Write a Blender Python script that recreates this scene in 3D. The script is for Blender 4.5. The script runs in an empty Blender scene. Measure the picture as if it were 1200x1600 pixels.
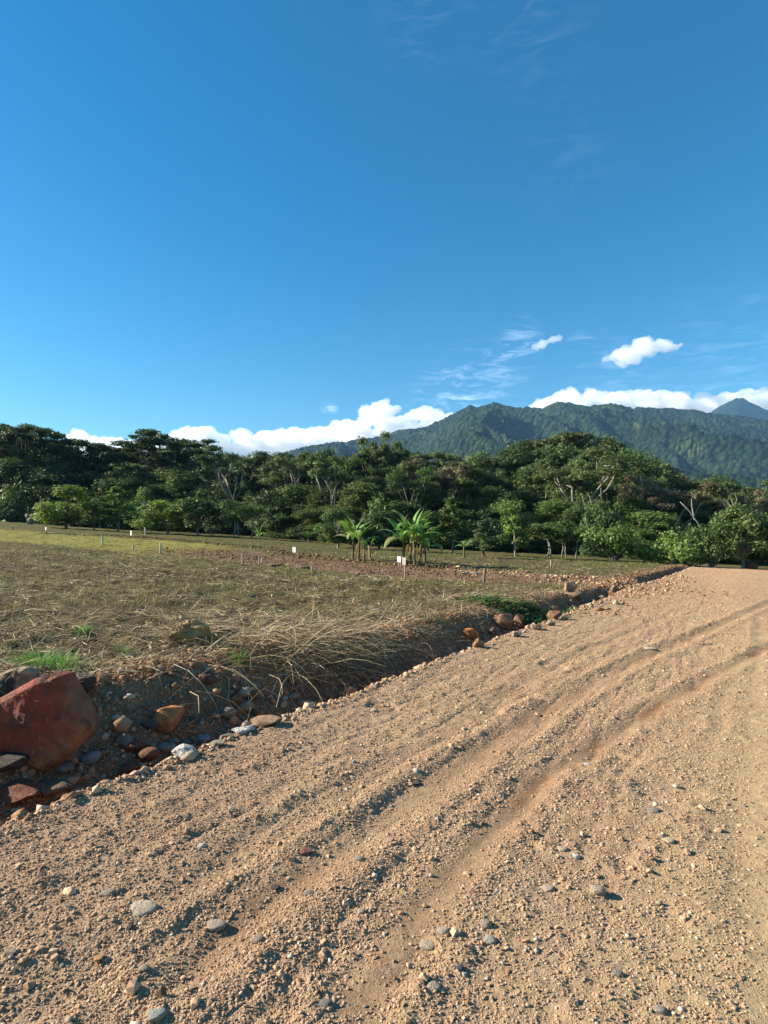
import bpy, bmesh, math, random
import numpy as np
from mathutils import Vector, Matrix
R = math.radians
rng = np.random.default_rng(7); random.seed(7)
scene = bpy.context.scene
C = scene.collection

# ------------------------------------------------------------ camera, world, sun, exposure
F = 900.0; CX = 600.0; HY = 835.0; EYE = 1.55      # photograph geometry (1200 x 1600)
cam_d = bpy.data.cameras.new('camera'); cam = bpy.data.objects.new('camera', cam_d); C.objects.link(cam)
cam.location = (0, 0, EYE); cam.rotation_euler = (R(90), 0, 0)
cam_d.sensor_fit = 'VERTICAL'; cam_d.sensor_height = 36; cam_d.sensor_width = 27
cam_d.lens = 36 * F / 1600; cam_d.shift_y = (HY - 800) / 1600
cam_d.clip_start = 0.05; cam_d.clip_end = 40000
scene.camera = cam

SUN_EL = 27.0
SUN_FROM = Vector((-1.0, 0.10, 0)).normalized()          # horizontal direction towards the sun
sv = Vector((SUN_FROM.x * math.cos(R(SUN_EL)), SUN_FROM.y * math.cos(R(SUN_EL)), math.sin(R(SUN_EL))))
world = bpy.data.worlds.new('World'); scene.world = world; world.use_nodes = True
wn = world.node_tree; wn.nodes.clear()
sky = wn.nodes.new('ShaderNodeTexSky'); sky.sky_type = 'NISHITA'; sky.sun_disc = False
sky.sun_elevation = R(SUN_EL); sky.sun_rotation = math.atan2(SUN_FROM.x, SUN_FROM.y)
sky.altitude = 300; sky.air_density = 1.0; sky.dust_density = 0.25; sky.ozone_density = 2.2
hsv = wn.nodes.new('ShaderNodeHueSaturation'); hsv.inputs['Saturation'].default_value = 1.48; hsv.inputs['Value'].default_value = 1.0
gam = wn.nodes.new('ShaderNodeGamma'); gam.inputs['Gamma'].default_value = 1.0
bg = wn.nodes.new('ShaderNodeBackground'); bg.inputs['Strength'].default_value = 0.060
wo = wn.nodes.new('ShaderNodeOutputWorld')
wn.links.new(sky.outputs[0], hsv.inputs['Color']); wn.links.new(hsv.outputs[0], gam.inputs[0])
# thin cirrus: stretched noise in the direction of the sky, laid in a few soft patches
tc = wn.nodes.new('ShaderNodeTexCoord')
def wmath(op, a, b=None, clamp=False):
    n = wn.nodes.new('ShaderNodeMath'); n.operation = op; n.use_clamp = clamp
    for i, v in enumerate((a, b)):
        if v is None: continue
        if isinstance(v, (int, float)): n.inputs[i].default_value = v
        else: wn.links.new(v, n.inputs[i])
    return n.outputs[0]
mp = wn.nodes.new('ShaderNodeMapping'); mp.inputs['Scale'].default_value = (9, 6, 42); mp.inputs['Rotation'].default_value = (0, R(-8), 0)
wn.links.new(tc.outputs['Generated'], mp.inputs[0])
cn = wn.nodes.new('ShaderNodeTexNoise'); cn.inputs['Scale'].default_value = 2.4; cn.inputs['Detail'].default_value = 7; cn.inputs['Roughness'].default_value = .62
cn.inputs['Distortion'].default_value = .6
wn.links.new(mp.outputs[0], cn.inputs['Vector'])
cf = wmath('MULTIPLY', wmath('SUBTRACT', cn.outputs[0], .47), 4.5, True)
def patch(px, py, rad, amt):
    d = Vector(((px - CX) / F, 1, (HY - py) / F)).normalized()
    vm = wn.nodes.new('ShaderNodeVectorMath'); vm.operation = 'DISTANCE'; vm.inputs[1].default_value = d
    nrm = wn.nodes.new('ShaderNodeVectorMath'); nrm.operation = 'NORMALIZE'
    wn.links.new(tc.outputs['Generated'], nrm.inputs[0]); wn.links.new(nrm.outputs[0], vm.inputs[0])
    q = wmath('SUBTRACT', 1.0, wmath('DIVIDE', vm.outputs['Value'], rad), True)
    return wmath('MULTIPLY', q, amt)
acc = None
for a in ((745, 608, .085, .33), (800, 560, .05, .2), (815, 530, .04, .35), (905, 545, .03, .4), (960, 585, .08, .15), (1150, 575, .14, .12), (890, 250, .10, .03),
          (660, 35, .08, .05), (830, 40, .10, .045), (515, 636, .018, .6), (700, 640, .09, .4)):
    p = patch(*a); acc = p if acc is None else wmath('ADD', acc, p, True)
cm = wmath('MULTIPLY', cf, acc, True)
tn = wn.nodes.new('ShaderNodeMixRGB'); tn.blend_type = 'MULTIPLY'; tn.inputs[0].default_value = 1; tn.inputs[2].default_value = (.99, 1.14, 1.0, 1); wn.links.new(gam.outputs[0], tn.inputs[1])
mx = wn.nodes.new('ShaderNodeMixRGB'); mx.inputs[2].default_value = (8.5, 10.2, 12.5, 1)
wn.links.new(cm, mx.inputs[0]); wn.links.new(tn.outputs[0], mx.inputs[1])
wn.links.new(mx.outputs[0], bg.inputs[0]); wn.links.new(bg.outputs[0], wo.inputs[0])

sun_d = bpy.data.lights.new('sun', 'SUN'); sun_d.energy = 5.0; sun_d.angle = R(.5); sun_d.color = (1.0, .90, .74)
sun = bpy.data.objects.new('sun', sun_d); C.objects.link(sun); sun.location = (0, 0, 50)
sun.rotation_euler = (-sv).to_track_quat('-Z', 'Y').to_euler()
scene.view_settings.view_transform = 'Standard'; scene.view_settings.look = 'None'
scene.view_settings.exposure = 1.5; scene.view_settings.gamma = 1.0; scene.view_settings.use_curve_mapping = False
scene.cycles.volume_bounces = 8

# ------------------------------------------------------------ numpy noise
def vnoise(x, y, seed=0):
    xi = np.floor(x).astype(np.int64); yi = np.floor(y).astype(np.int64)
    xf = x - xi; yf = y - yi
    def h(a, b):
        n = (a * 374761393 + b * 668265263 + seed * 1442695041) & 0x7fffffff
        n = ((n ^ (n >> 13)) * 1274126177) & 0x7fffffff
        n = (n ^ (n >> 16)) & 0xffff
        return n / 65535.0
    u = xf * xf * (3 - 2 * xf); v = yf * yf * (3 - 2 * yf)
    return (h(xi, yi) * (1 - u) + h(xi + 1, yi) * u) * (1 - v) + (h(xi, yi + 1) * (1 - u) + h(xi + 1, yi + 1) * u) * v
def fbm(x, y, oct=4, seed=0, gain=.5):
    a = 1.0; s = 0; t = 0
    for o in range(oct):
        s = s + a * vnoise(x * 2.03 ** o + 17.3 * o, y * 2.03 ** o - 9.1 * o, seed + o); t += a; a *= gain
    return s / t * 2 - 1
def sstep(a, b, x):
    t = np.clip((x - a) / (b - a), 0, 1); return t * t * (3 - 2 * t)

# ------------------------------------------------------------ the lie of the land
TILT = 0.049
TX, TY = .521, .8535; NX, NY = -.8535, .521       # along the road, and across it to the left
EDGE = 3.2                                         # left edge of the road
def plane_hit(px, py):
    u = (px - CX) / F; v = (py - HY) / F
    Y = EYE / (v - TILT * u); return (u * Y, Y)
TREEU = np.array([-1.2, -.75, -.667, -.556, -.444, -.333, -.222, -.044, .156, .278, .389, .55, .667, 1.2])
TREED = np.array([120, 112, 110, 108, 108, 108, 100, 74, 77, 79, 71, 66, 66, 75.])
TREEY = np.array([790, 808, 814, 822, 828, 832, 838, 852, 860, 865, 872, 880, 884, 890.])
def tree_d(u): return np.interp(u, TREEU, TREED)
RUTS = []
def rut(pts, w, d, red, berm=.5):
    d = d * .45; berm = berm * 1.2
    RUTS.append((np.array([plane_hit(*p) for p in pts]), w, d, red, berm))
rut([(560, 1560), (610, 1490), (720, 1355), (850, 1215), (1000, 1122), (1100, 1062), (1200, 1012), (1300, 965)], .085, .026, 1.0, .5)
rut([(300, 1500), (430, 1400), (520, 1345), (620, 1265), (740, 1185), (870, 1100), (1000, 1030), (1140, 970), (1230, 930)], .11, .030, .55, .9)
rut([(240, 1400), (500, 1260), (620, 1195), (720, 1130), (830, 1060), (960, 1000), (1060, 955)], .10, .014, .15, .9)
rut([(1165, 1460), (1160, 1330), (1160, 1220), (1172, 1100), (1190, 1010), (1185, 960)], .08, .022, .12, .4)
rut([(1120, 1330), (1115, 1200), (1140, 1090), (1180, 1010)], .10, .016, .05, .4)
rut([(10, 1590), (110, 1520), (220, 1470), (300, 1400), (400, 1340)], .10, .018, .0, .9)
STRIP = np.array([plane_hit(*p) for p in ((1165, 1560), (1160, 1330), (1160, 1220), (1170, 1100), (1160, 1000), (1130, 930), (1130, 900))])
def seg_dist(X, Y, P):
    best = np.full(X.shape, 1e9)
    for a, b in zip(P[:-1], P[1:]):
        dx, dy = b - a; L = dx * dx + dy * dy
        t = np.clip(((X - a[0]) * dx + (Y - a[1]) * dy) / L, 0, 1)
        d = np.hypot(X - a[0] - t * dx, Y - a[1] - t * dy); best = np.minimum(best, d)
    return best
TRACK = np.array([(-90, 74), (-55, 60), (-34, 51.5), (-26, 48), (-19, 42.8), (-12.3, 37), (-7.8, 31.8), (1.4, 25.6), (6.5, 24.0), (11.5, 23.5)])
def track_d(X, Y): return seg_dist(X, Y, TRACK) * 4.8 / np.interp(X, [-32, -6], [10.5, 4.8])
def ditch_w(s): return np.interp(s, [-10, 1, 3, 8, 14, 18, 22], [2.2, 2.1, 1.95, 1.6, 1.25, 1.0, .8])
def ditch_dep(s):
    return np.interp(s, [-10, 1, 3, 8, 14, 18, 21, 23, 26.5, 29, 42, 52, 56, 60], [.42, .44, .42, .34, .29, .25, .18, .03, .03, .38, .40, .3, .1, .0])
def edge_c(s): return EDGE + .10 * (vnoise(s * .9, s * 0, 3) - .5) + .07 * (vnoise(s * 3.1, s * 0, 4) - .5)
def H(X, Y, micro=False):
    X = np.asarray(X, float); Y = np.asarray(Y, float)
    s = X * TX + Y * TY; c = X * NX + Y * NY
    z = -TILT * 110 * np.tanh(X / 110)
    # far correction so that the wood stands where the photograph has it
    Yc = np.maximum(Y, 1e-3); u = X / Yc; D = tree_d(u)
    want = EYE - (np.interp(u, TREEU, TREEY) - HY) / F * D - (-TILT * 110 * np.tanh(u * D / 110))
    z = z + want * sstep(.45, 1.0, Y / D) * (Y > 0)
    k = np.exp(-np.maximum(0, Y - D) / 400)
    z = z * (1 - sstep(250, 900, np.hypot(X, Y))) 
    c_e = edge_c(s)
    q = c - c_e                                   # metres beyond the road edge
    w = ditch_w(s) + .28 * (vnoise(s * 1.1, s * 0 + 2, 9) - .5); dep = ditch_dep(s)
    fall = sstep(-.02, .28, q); rise = sstep(w * .42, w, q + .10 * (vnoise(X * 3, Y * 3, 31) - .5))
    lift = (.10 + .05 * vnoise(s * .6, s * 0, 21)) * sstep(0, w, q) * np.exp(-np.maximum(0, q - w) / 6)
    z = z - dep * fall * (1 - rise) + lift
    fieldm = sstep(w * .8, w + .6, q)
    z = z + fieldm * (.10 * fbm(X * .35, Y * .35, 3, 5) + .08 * fbm(X * 1.5, Y * 1.5, 3, 6) + .05 * fbm(X * 4, Y * 4, 2, 8))
    td = track_d(X, Y)
    z = z - .10 * (1 - sstep(4.2, 5.0, td)) * sstep(0.5, 3, q)
    if micro:
        bankm = fall * (1 - sstep(w, w + .5, q))
        z = z + bankm * (.05 * fbm(X * 7, Y * 7, 4, 41)) + (1 - bankm) * fieldm * .035 * fbm(X * 5, Y * 5, 3, 42)
    return z
def road_micro(X, Y):
    z = .018 * fbm(X * .8, Y * .8, 3, 11)
    s = X * TX + Y * TY; c = X * NX + Y * NY
    ridg = np.abs(fbm(s * .9, c * 5.5, 3, 15)); z = z - .016 * (1 - ridg) ** 3 * sstep(-.2, .8, c)
    zr = 0; clear = np.ones_like(z)
    for P, w, d, red, berm in RUTS:
        dd = seg_dist(X, Y, P) + .03 * fbm(X * 2.3, Y * 2.3, 2, 77)
        a = np.exp(-(dd / w) ** 2); zr = zr - d * a + d * berm * np.exp(-((dd - 1.9 * w) / (.7 * w)) ** 2)
        clear = clear * (1 - .75 * a * min(1, red + .3))
    n1 = fbm(X * 7, Y * 7, 4, 12, .6); n2 = fbm(X * 26, Y * 26, 3, 13, .65)
    lump = np.maximum(0, n1 - .05) * .026 + np.maximum(0, n2) * .014
    prints = -.022 * sstep(.5, .66, fbm(X * 1.9 + 40, Y * 1.9, 2, 14))
    return z + zr + lump * clear + prints * clear
def pixel(px, py):
    """where the ray through a point of the photograph meets the ground"""
    u = (px - CX) / F; v = (py - HY) / F
    Ys = np.concatenate([np.arange(1.2, 30, .01), np.arange(30, 300, .1)])
    f = (EYE - v * Ys) - H(u * Ys, Ys)
    i = np.argmax(f < 0)
    Yh = Ys[i] if f[i] < 0 else 115.
    return (float(u * Yh), float(Yh), float(H(u * Yh, Yh)))

# ------------------------------------------------------------ helpers: meshes, tags, materials
def tag(o, label=None, cat=None, group=None, kind=None):
    if label: o['label'] = label
    if cat: o['category'] = cat
    if group: o['group'] = group
    if kind: o['kind'] = kind
    return o
def empty(name, loc, rz=0.0):
    o = bpy.data.objects.new(name, None); C.objects.link(o); o.location = loc; o.rotation_euler = (0, 0, rz)
    o.empty_display_size = .3; return o
def link(name, me, parent=None):
    o = bpy.data.objects.new(name, me); C.objects.link(o)
    if parent: o.parent = parent
    return o
def np_mesh(name, V, Fc, mat=None, smooth=False, attrs=None, cols=None):
    """V (n,3), Fc (m,k) with k = 3 or 4"""
    me = bpy.data.meshes.new(name); V = np.asarray(V, np.float32); Fc = np.asarray(Fc, np.int32)
    m, k = Fc.shape
    me.vertices.add(len(V)); me.vertices.foreach_set('co', V.ravel())
    me.loops.add(m * k); me.loops.foreach_set('vertex_index', Fc.ravel())
    me.polygons.add(m); me.polygons.foreach_set('loop_start', np.arange(0, m * k, k, dtype=np.int32))
    me.polygons.foreach_set('loop_total', np.full(m, k, np.int32))
    if smooth: me.polygons.foreach_set('use_smooth', np.ones(m, bool))
    me.update(calc_edges=True)
    if attrs:
        for kx, arr in attrs.items():
            a = me.attributes.new(kx, 'FLOAT', 'POINT'); a.data.foreach_set('value', np.asarray(arr, np.float32).ravel())
    if cols is not None:
        a = me.attributes.new('tint', 'FLOAT_COLOR', 'POINT'); cc = np.ones((len(V), 4), np.float32); cc[:, :3] = cols
        a.data.foreach_set('color', cc.ravel())
    if mat: me.materials.append(mat)
    return me
class NT:
    def __init__(s, name):
        s.m = bpy.data.materials.new(name); s.m.use_nodes = True; s.t = s.m.node_tree; s.t.nodes.clear()
        s.out = s.t.nodes.new('ShaderNodeOutputMaterial')
    def n(s, typ, **kw):
        x = s.t.nodes.new('ShaderNode' + typ)
        for k, v in kw.items(): setattr(x, k, v)
        return x
    def put(s, sock, v):
        if isinstance(v, (int, float)): sock.default_value = v
        elif isinstance(v, tuple): sock.default_value = v if len(v) != 3 or sock.type != 'RGBA' else (*v, 1)
        else: s.t.links.new(v, sock)
    def attr(s, name, out='Fac'):
        a = s.n('Attribute'); a.attribute_name = name; return a.outputs[out]
    def noise(s, scale, detail=4, rough=.55, vec=None, dist=0.0, out=0):
        x = s.n('TexNoise'); x.inputs['Scale'].default_value = scale; x.inputs['Detail'].default_value = detail
        x.inputs['Roughness'].default_value = rough; x.inputs['Distortion'].default_value = dist
        s.t.links.new(vec if vec is not None else s.pos(), x.inputs['Vector']); return x.outputs[out]
    def pos(s, obj=False):
        if not hasattr(s, '_p'):
            s._p = s.n('TexCoord').outputs['Object']
        return s._p
    def vor(s, scale, feature='F1', out=0, vec=None, rand=1.0):
        x = s.n('TexVoronoi', feature=feature); x.inputs['Scale'].default_value = scale; x.inputs['Randomness'].default_value = rand
        s.t.links.new(vec if vec is not None else s.pos(), x.inputs['Vector']); return x.outputs[out]
    def map(s, scale=(1, 1, 1), rot=(0, 0, 0)):
        x = s.n('Mapping'); x.inputs['Scale'].default_value = scale; x.inputs['Rotation'].default_value = rot
        s.t.links.new(s.pos(), x.inputs[0]); return x.outputs[0]
    def math(s, op, a, b=0.0, clamp=False):
        x = s.n('Math', operation=op, use_clamp=clamp); s.put(x.inputs[0], a); s.put(x.inputs[1], b); return x.outputs[0]
    def rng(s, v, a, b, c=0.0, d=1.0):
        x = s.n('MapRange'); x.clamp = True; s.put(x.inputs[0], v)
        for i, q in enumerate((a, b, c, d)): x.inputs[i + 1].default_value = q
        return x.outputs[0]
    def mix(s, f, a, b, mode='MIX'):
        x = s.n('MixRGB', blend_type=mode); s.put(x.inputs[0], f); s.put(x.inputs[1], a); s.put(x.inputs[2], b); return x.outputs[0]
    def ramp(s, v, stops):
        x = s.n('ValToRGB'); s.t.links.new(v, x.inputs[0]); e = x.color_ramp.elements
        while len(e) < len(stops): e.new(.5)
        for i, (p, c) in enumerate(stops): e[i].position = p; e[i].color = (*c, 1)
        return x.outputs[0]
    def bump(s, h, dist=.02, strength=1.0, normal=None):
        x = s.n('Bump'); x.inputs['Strength'].default_value = strength; x.inputs['Distance'].default_value = dist
        s.t.links.new(h, x.inputs['Height'])
        if normal is not None: s.t.links.new(normal, x.inputs['Normal'])
        return x.outputs[0]
    def pbr(s, col, rough=.9, normal=None, spec=.2, **kw):
        p = s.n('BsdfPrincipled'); s.put(p.inputs['Base Color'], col); s.put(p.inputs['Roughness'], rough)
        p.inputs['Specular IOR Level'].default_value = spec
        if normal is not None: s.t.links.new(normal, p.inputs['Normal'])
        s.t.links.new(p.outputs[0], s.out.inputs[0]); s.p = p; return s.m

# --- road
def mat_road():
    t = NT('road_dirt')
    red = t.attr('red'); rock = t.attr('grav')
    big = t.noise(.55, 4, .6); mid = t.noise(3.2, 6, .65); fine = t.noise(38, 4, .7)
    c = t.ramp(mid, [(.30, (.265, .160, .093)), (.52, (.37, .24, .145)), (.72, (.45, .31, .195))])
    c = t.mix(t.rng(big, .42, .62), c, (.42, .295, .17), 'MIX')
    c = t.mix(t.math('MULTIPLY', t.rng(t.noise(1.1, 4, .6, t.map((1, 1, 1))), .48, .66), .4), c, (.25, .15, .095))
    c = t.mix(t.math('MULTIPLY', t.attr('strip'), .75), c, (.43, .31, .165))
    c = t.mix(t.math('MULTIPLY', red, 1.1, True), c, (.215, .108, .05))
    c = t.mix(t.rng(fine, .30, .75, .0, .55), c, t.mix(.5, c, (.46, .33, .20)))
    v = t.vor(55, out=1)
    hs = t.n('SeparateColor'); t.t.links.new(v, hs.inputs[0])
    c = t.mix(t.math('MULTIPLY', t.math('GREATER_THAN', hs.outputs[0], .88), .4), c, (.40, .30, .19))
    c = t.mix(t.math('MULTIPLY', t.math('LESS_THAN', hs.outputs[0], .10), .5), c, (.20, .13, .09))
    d1 = t.noise(150, 3, .7); d2 = t.noise(70, 4, .75)
    h = t.math('ADD', t.math('MULTIPLY', d1, .5), t.math('MULTIPLY', d2, 1.1))
    h = t.math('ADD', h, t.math('MULTIPLY', t.noise(24, 5, .7), 1.0))
    amt = t.rng(red, 0, 1, 1.0, .35)
    h = t.math('MULTIPLY', h, amt)
    return t.pbr(c, .95, t.bump(h, .015, .8), .1)
# --- field
def mat_field():
    t = NT('field_ground')
    soil = t.attr('soil'); green = t.attr('green'); bank = t.attr('bank')
    n1 = t.noise(.45, 4, .6); n2 = t.noise(5, 6, .7); n3 = t.noise(28, 4, .7)
    straw = t.ramp(n2, [(.32, (.03, .021, .011)), (.5, (.10, .074, .036)), (.68, (.235, .185, .095))])
    grn = t.ramp(n2, [(.3, (.035, .037, .010)), (.55, (.12, .12, .030)), (.72, (.26, .235, .075))])
    c = t.mix(t.math('MULTIPLY', green, t.rng(n1, .3, .6, .55, 1.0)), straw, grn)
    c = t.mix(t.math('MULTIPLY', t.attr('strip'), .8), c, t.mix(n2, (.20, .20, .035), (.33, .30, .07)))
    c = t.mix(t.rng(t.noise(1.3, 5, .65), .50, .62, 0, .75), c, t.mix(n3, (.035, .022, .012), (.12, .08, .045)))
    so = t.ramp(n2, [(.3, (.13, .075, .042)), (.55, (.19, .12, .072)), (.75, (.26, .175, .11))])
    c = t.mix(t.math('MULTIPLY', t.math('ADD', soil, t.math('MULTIPLY', t.math('SUBTRACT', n2, .5), .7)), t.math('GREATER_THAN', soil, .02), True), c, so)
    bk = t.ramp(n2, [(.3, (.18, .092, .048)), (.55, (.32, .18, .10)), (.78, (.45, .28, .165))])
    c = t.mix(bank, c, bk)
    h = t.math('ADD', t.math('MULTIPLY', n2, 1.5), t.math('ADD', t.math('MULTIPLY', n3, .6), t.math('MULTIPLY', t.vor(38), -.5)))
    return t.pbr(c, .95, t.bump(h, .04, 1.0), .1)
def mat_tinted(name, rough=.85, transl=0.0, nscale=14, var=.35, bump=.0, spec=.25):
    """colour = vertex tint x mottling"""
    t = NT(name); tint = t.attr('tint', 'Color'); n = t.noise(nscale, 4, .6)
    c = t.mix(1.0, tint, t.ramp(n, [(.25, (1 - var,) * 3), (.75, (1 + var,) * 3)]), 'MULTIPLY')
    m = t.pbr(c, rough, t.bump(n, bump, 1.0) if bump else None, spec)
    if transl:
        tr = t.n('BsdfTranslucent'); t.t.links.new(c, tr.inputs[0]); mx_ = t.n('MixShader'); mx_.inputs[0].default_value = transl
        t.t.links.new(t.p.outputs[0], mx_.inputs[1]); t.t.links.new(tr.outputs[0], mx_.inputs[2]); t.t.links.new(mx_.outputs[0], t.out.inputs[0])
    return m
def mat_leaf(name='leaf', transl=.28, sat=1.0):
    t = NT(name); oi = t.n('ObjectInfo'); tint = t.attr('tint', 'Color')
    c = t.mix(1.0, oi.outputs['Color'], tint, 'MULTIPLY')
    m = t.pbr(c, .55, None, .3)
    tr = t.n('BsdfTranslucent'); t.t.links.new(t.mix(.5, c, t.mix(1.0, c, (1.3, 1.5, .5), 'MULTIPLY')), tr.inputs[0])
    mx_ = t.n('MixShader'); mx_.inputs[0].default_value = transl
    t.t.links.new(t.p.outputs[0], mx_.inputs[1]); t.t.links.new(tr.outputs[0], mx_.inputs[2]); t.t.links.new(mx_.outputs[0], t.out.inputs[0])
    return m
def mat_obj(name, rough=.85, s1=2.5, s2=14, lo=.62, hi=1.35, bump=.25, stain=(.30, .24, .17), stain_amt=.35, speck=False):
    """object colour with mottling, bump and dust"""
    t = NT(name); oi = t.n('ObjectInfo'); oc = oi.outputs['Color']
    n1 = t.noise(s1, 5, .65); n2 = t.noise(s2, 5, .7)
    c = t.mix(1.0, oc, t.ramp(n1, [(.28, (lo,) * 3), (.72, (hi,) * 3)]), 'MULTIPLY')
    c = t.mix(1.0, c, t.ramp(n2, [(.3, (.8,) * 3), (.7, (1.18,) * 3)]), 'MULTIPLY')
    c = t.mix(t.math('MULTIPLY', t.rng(t.noise(s1 * 1.7, 6, .7), .52, .68), stain_amt), c, stain)
    if speck:
        c = t.mix(t.rng(t.noise(s2 * .8, 3, .7), .56, .60), c, (.10, .10, .11))
    return t.pbr(c, rough, t.bump(t.math('ADD', n1, t.math('MULTIPLY', n2, .5)), bump, .8), .3)
M = {}
M['road'] = mat_road(); M['field'] = mat_field(); M['clod'] = mat_tinted('clod', .95, 0, 60, .25, 0, .1)
M['straw'] = mat_tinted('dry_straw', .8, .15, 20, .25, 0, .2); M['grass'] = mat_tinted('green_grass', .6, .35, 12, .25, 0, .3)
M['leaf'] = mat_leaf(); M['rock'] = mat_obj('rock', .85); M['cobble'] = mat_obj('cobble', .85, 2, 9, .85, 1.15, .06, (.30, .24, .18), .25)
M['speckled'] = mat_obj('speckled_stone', .7, 2, 7, .85, 1.1, .12, (.4, .3, .2), .3, True)
M['bark'] = mat_obj('bark', .9, 3, 16, .6, 1.3, .08, (.12, .12, .07), .4)
M['wood'] = mat_obj('weathered_wood', .85, 6, 30, .7, 1.2, .02, (.2, .16, .12), .3)
M['paint'] = mat_obj('white_painted_board', .6, 2, 12, .94, 1.04, .003, (.6, .55, .45), .2)

# ------------------------------------------------------------ ground sheet
def build_ground():
    a1 = np.deg2rad(np.arange(-47, 47.01, .3)); a2 = np.deg2rad(np.arange(50, 311, 3.))
    ang = np.concatenate([a1, a2])                # from +Y, clockwise; closes on itself
    r = [.25]
    while r[-1] < 3: r.append(r[-1] + .05)
    while r[-1] < 60: r.append(r[-1] * 1.0085)
    while r[-1] < 5200: r.append(r[-1] * 1.035)
    r = np.array(r)
    A, Rr = np.meshgrid(ang, r); X = Rr * np.sin(A); Y = Rr * np.cos(A)
    Z = H(X, Y, True)
    s = X * TX + Y * TY; c = X * NX + Y * NY
    q = c - edge_c(s); w = ditch_w(s)
    under = (1 - sstep(-.05, .03, q)) * sstep(-9.6, -9.2, c) * (s < 63.5)
    Z = Z - .09 * under
    td = track_d(X, Y) + 1.1 * fbm(X * .35, Y * .35, 3, 51)
    onf = sstep(0.2, 1.2, q)
    soil = (1 - sstep(3.6, 4.6, td)) * sstep(-17, -5, X + 4 * fbm(X * .15, Y * .15, 2, 52)) * onf
    soil = np.maximum(soil, (1 - sstep(.5, 2.2, np.abs(q))) * sstep(19, 22, s) * (1 - sstep(60, 66, s)))
    gtrack = (1 - sstep(3.6, 4.8, td)) * onf
    green = np.clip(.40 + .9 * fbm(X * .12 + 3, Y * .12, 3, 53), 0, 1) * sstep(7, 15, Y) + .10
    green = np.clip(np.maximum(green, gtrack) + .45 * sstep(36, 50, Y), 0, 1)
    strip = (1 - sstep(4.2, 5.2, td)) * (1 - sstep(-16, -6, X)) * onf
    bank = sstep(-.3, .02, q) * (1 - sstep(w + .05, w + .55, q + .5 * fbm(X * 2, Y * 2, 3, 54)))
    bank = bank * (1 - .6 * sstep(19, 24, s))
    m, n = X.shape
    V = np.stack([X, Y, Z], -1).reshape(-1, 3)
    idx = np.arange(m * n).reshape(m, n)
    i0 = idx[:-1]; i1 = idx[1:]
    Fc = np.stack([i0, i1, np.roll(i1, -1, 1), np.roll(i0, -1, 1)], -1).reshape(-1, 4)
    me = np_mesh('ground', V, Fc, M['field'], True, {'soil': soil, 'green': green, 'bank': bank, 'strip': strip})
    o = link('ground', me); tag(o, kind='structure', label='mown field of dry straw and short green grass with a soil ditch along the road')
build_ground()

# ------------------------------------------------------------ road sheet
def build_road():
    s = list(np.arange(-6, 1.0, .05))
    while s[-1] < 5.5: s.append(s[-1] + .016)
    while s[-1] < 78: s.append(s[-1] * 1.0036)
    s = np.array(s)
    c = np.concatenate([np.arange(-9.4, -2.4, .2), np.arange(-2.4, -.4, .05), np.arange(-.4, 2.9, .018), np.arange(2.9, 3.561, .022)])
    S, Cc = np.meshgrid(s, c, indexing='ij')
    # the last strip follows the ragged edge and turns down into the ditch
    e = edge_c(S); shift = (e - EDGE) * sstep(2.2, 3.2, Cc)
    Cc = Cc + shift
    X = S * TX + Cc * NX; Y = S * TY + Cc * NY
    q = Cc - e
    Z = H(X, Y) + road_micro(X, Y) * (1 - sstep(-.02, .2, q)) + .006
    Z = Z - .10 * sstep(.12, .36, q)
    Z = Z - .6 * sstep(64.5, 68, S)
    red = np.zeros_like(X)
    for P, w, d, rd, berm in RUTS:
        dd = seg_dist(X, Y, P) + .05 * fbm(X * 3, Y * 3, 3, 78)
        red = np.maximum(red, min(1, rd * 1.15) * np.exp(-(dd / (w * 1.4)) ** 2) * (.45 + .55 * sstep(-.25, .2, fbm(X * 1.6, Y * 1.6, 3, 79))))
    red = np.maximum(red, .55 * sstep(-.12, .15, q))
    m, n = X.shape; idx = np.arange(m * n).reshape(m, n)
    Fc = np.stack([idx[:-1, :-1], idx[:-1, 1:], idx[1:, 1:], idx[1:, :-1]], -1).reshape(-1, 4)[:, ::-1]
    me = np_mesh('dirt_road', np.stack([X, Y, Z], -1).reshape(-1, 3), Fc, M['road'], True, {'red': red, 'grav': red, 'strip': 1 - sstep(.1, .55, seg_dist(X, Y, STRIP) + .15 * fbm(X * 1.2, Y * 1.2, 3, 81))})
    tag(link('dirt_road', me), kind='structure', label='tan dirt road with wheel ruts and gravel')
build_road()
def surf(X, Y):
    """height of the visible surface: road sheet or ground"""
    s = X * TX + Y * TY; c = X * NX + Y * NY; q = c - edge_c(s)
    on = (q < .12) & (c > -9.3)
    z = H(X, Y, True)
    return np.where(on, H(X, Y) + road_micro(X, Y) * (1 - sstep(-.02, .2, q)) + .006, z)

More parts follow.
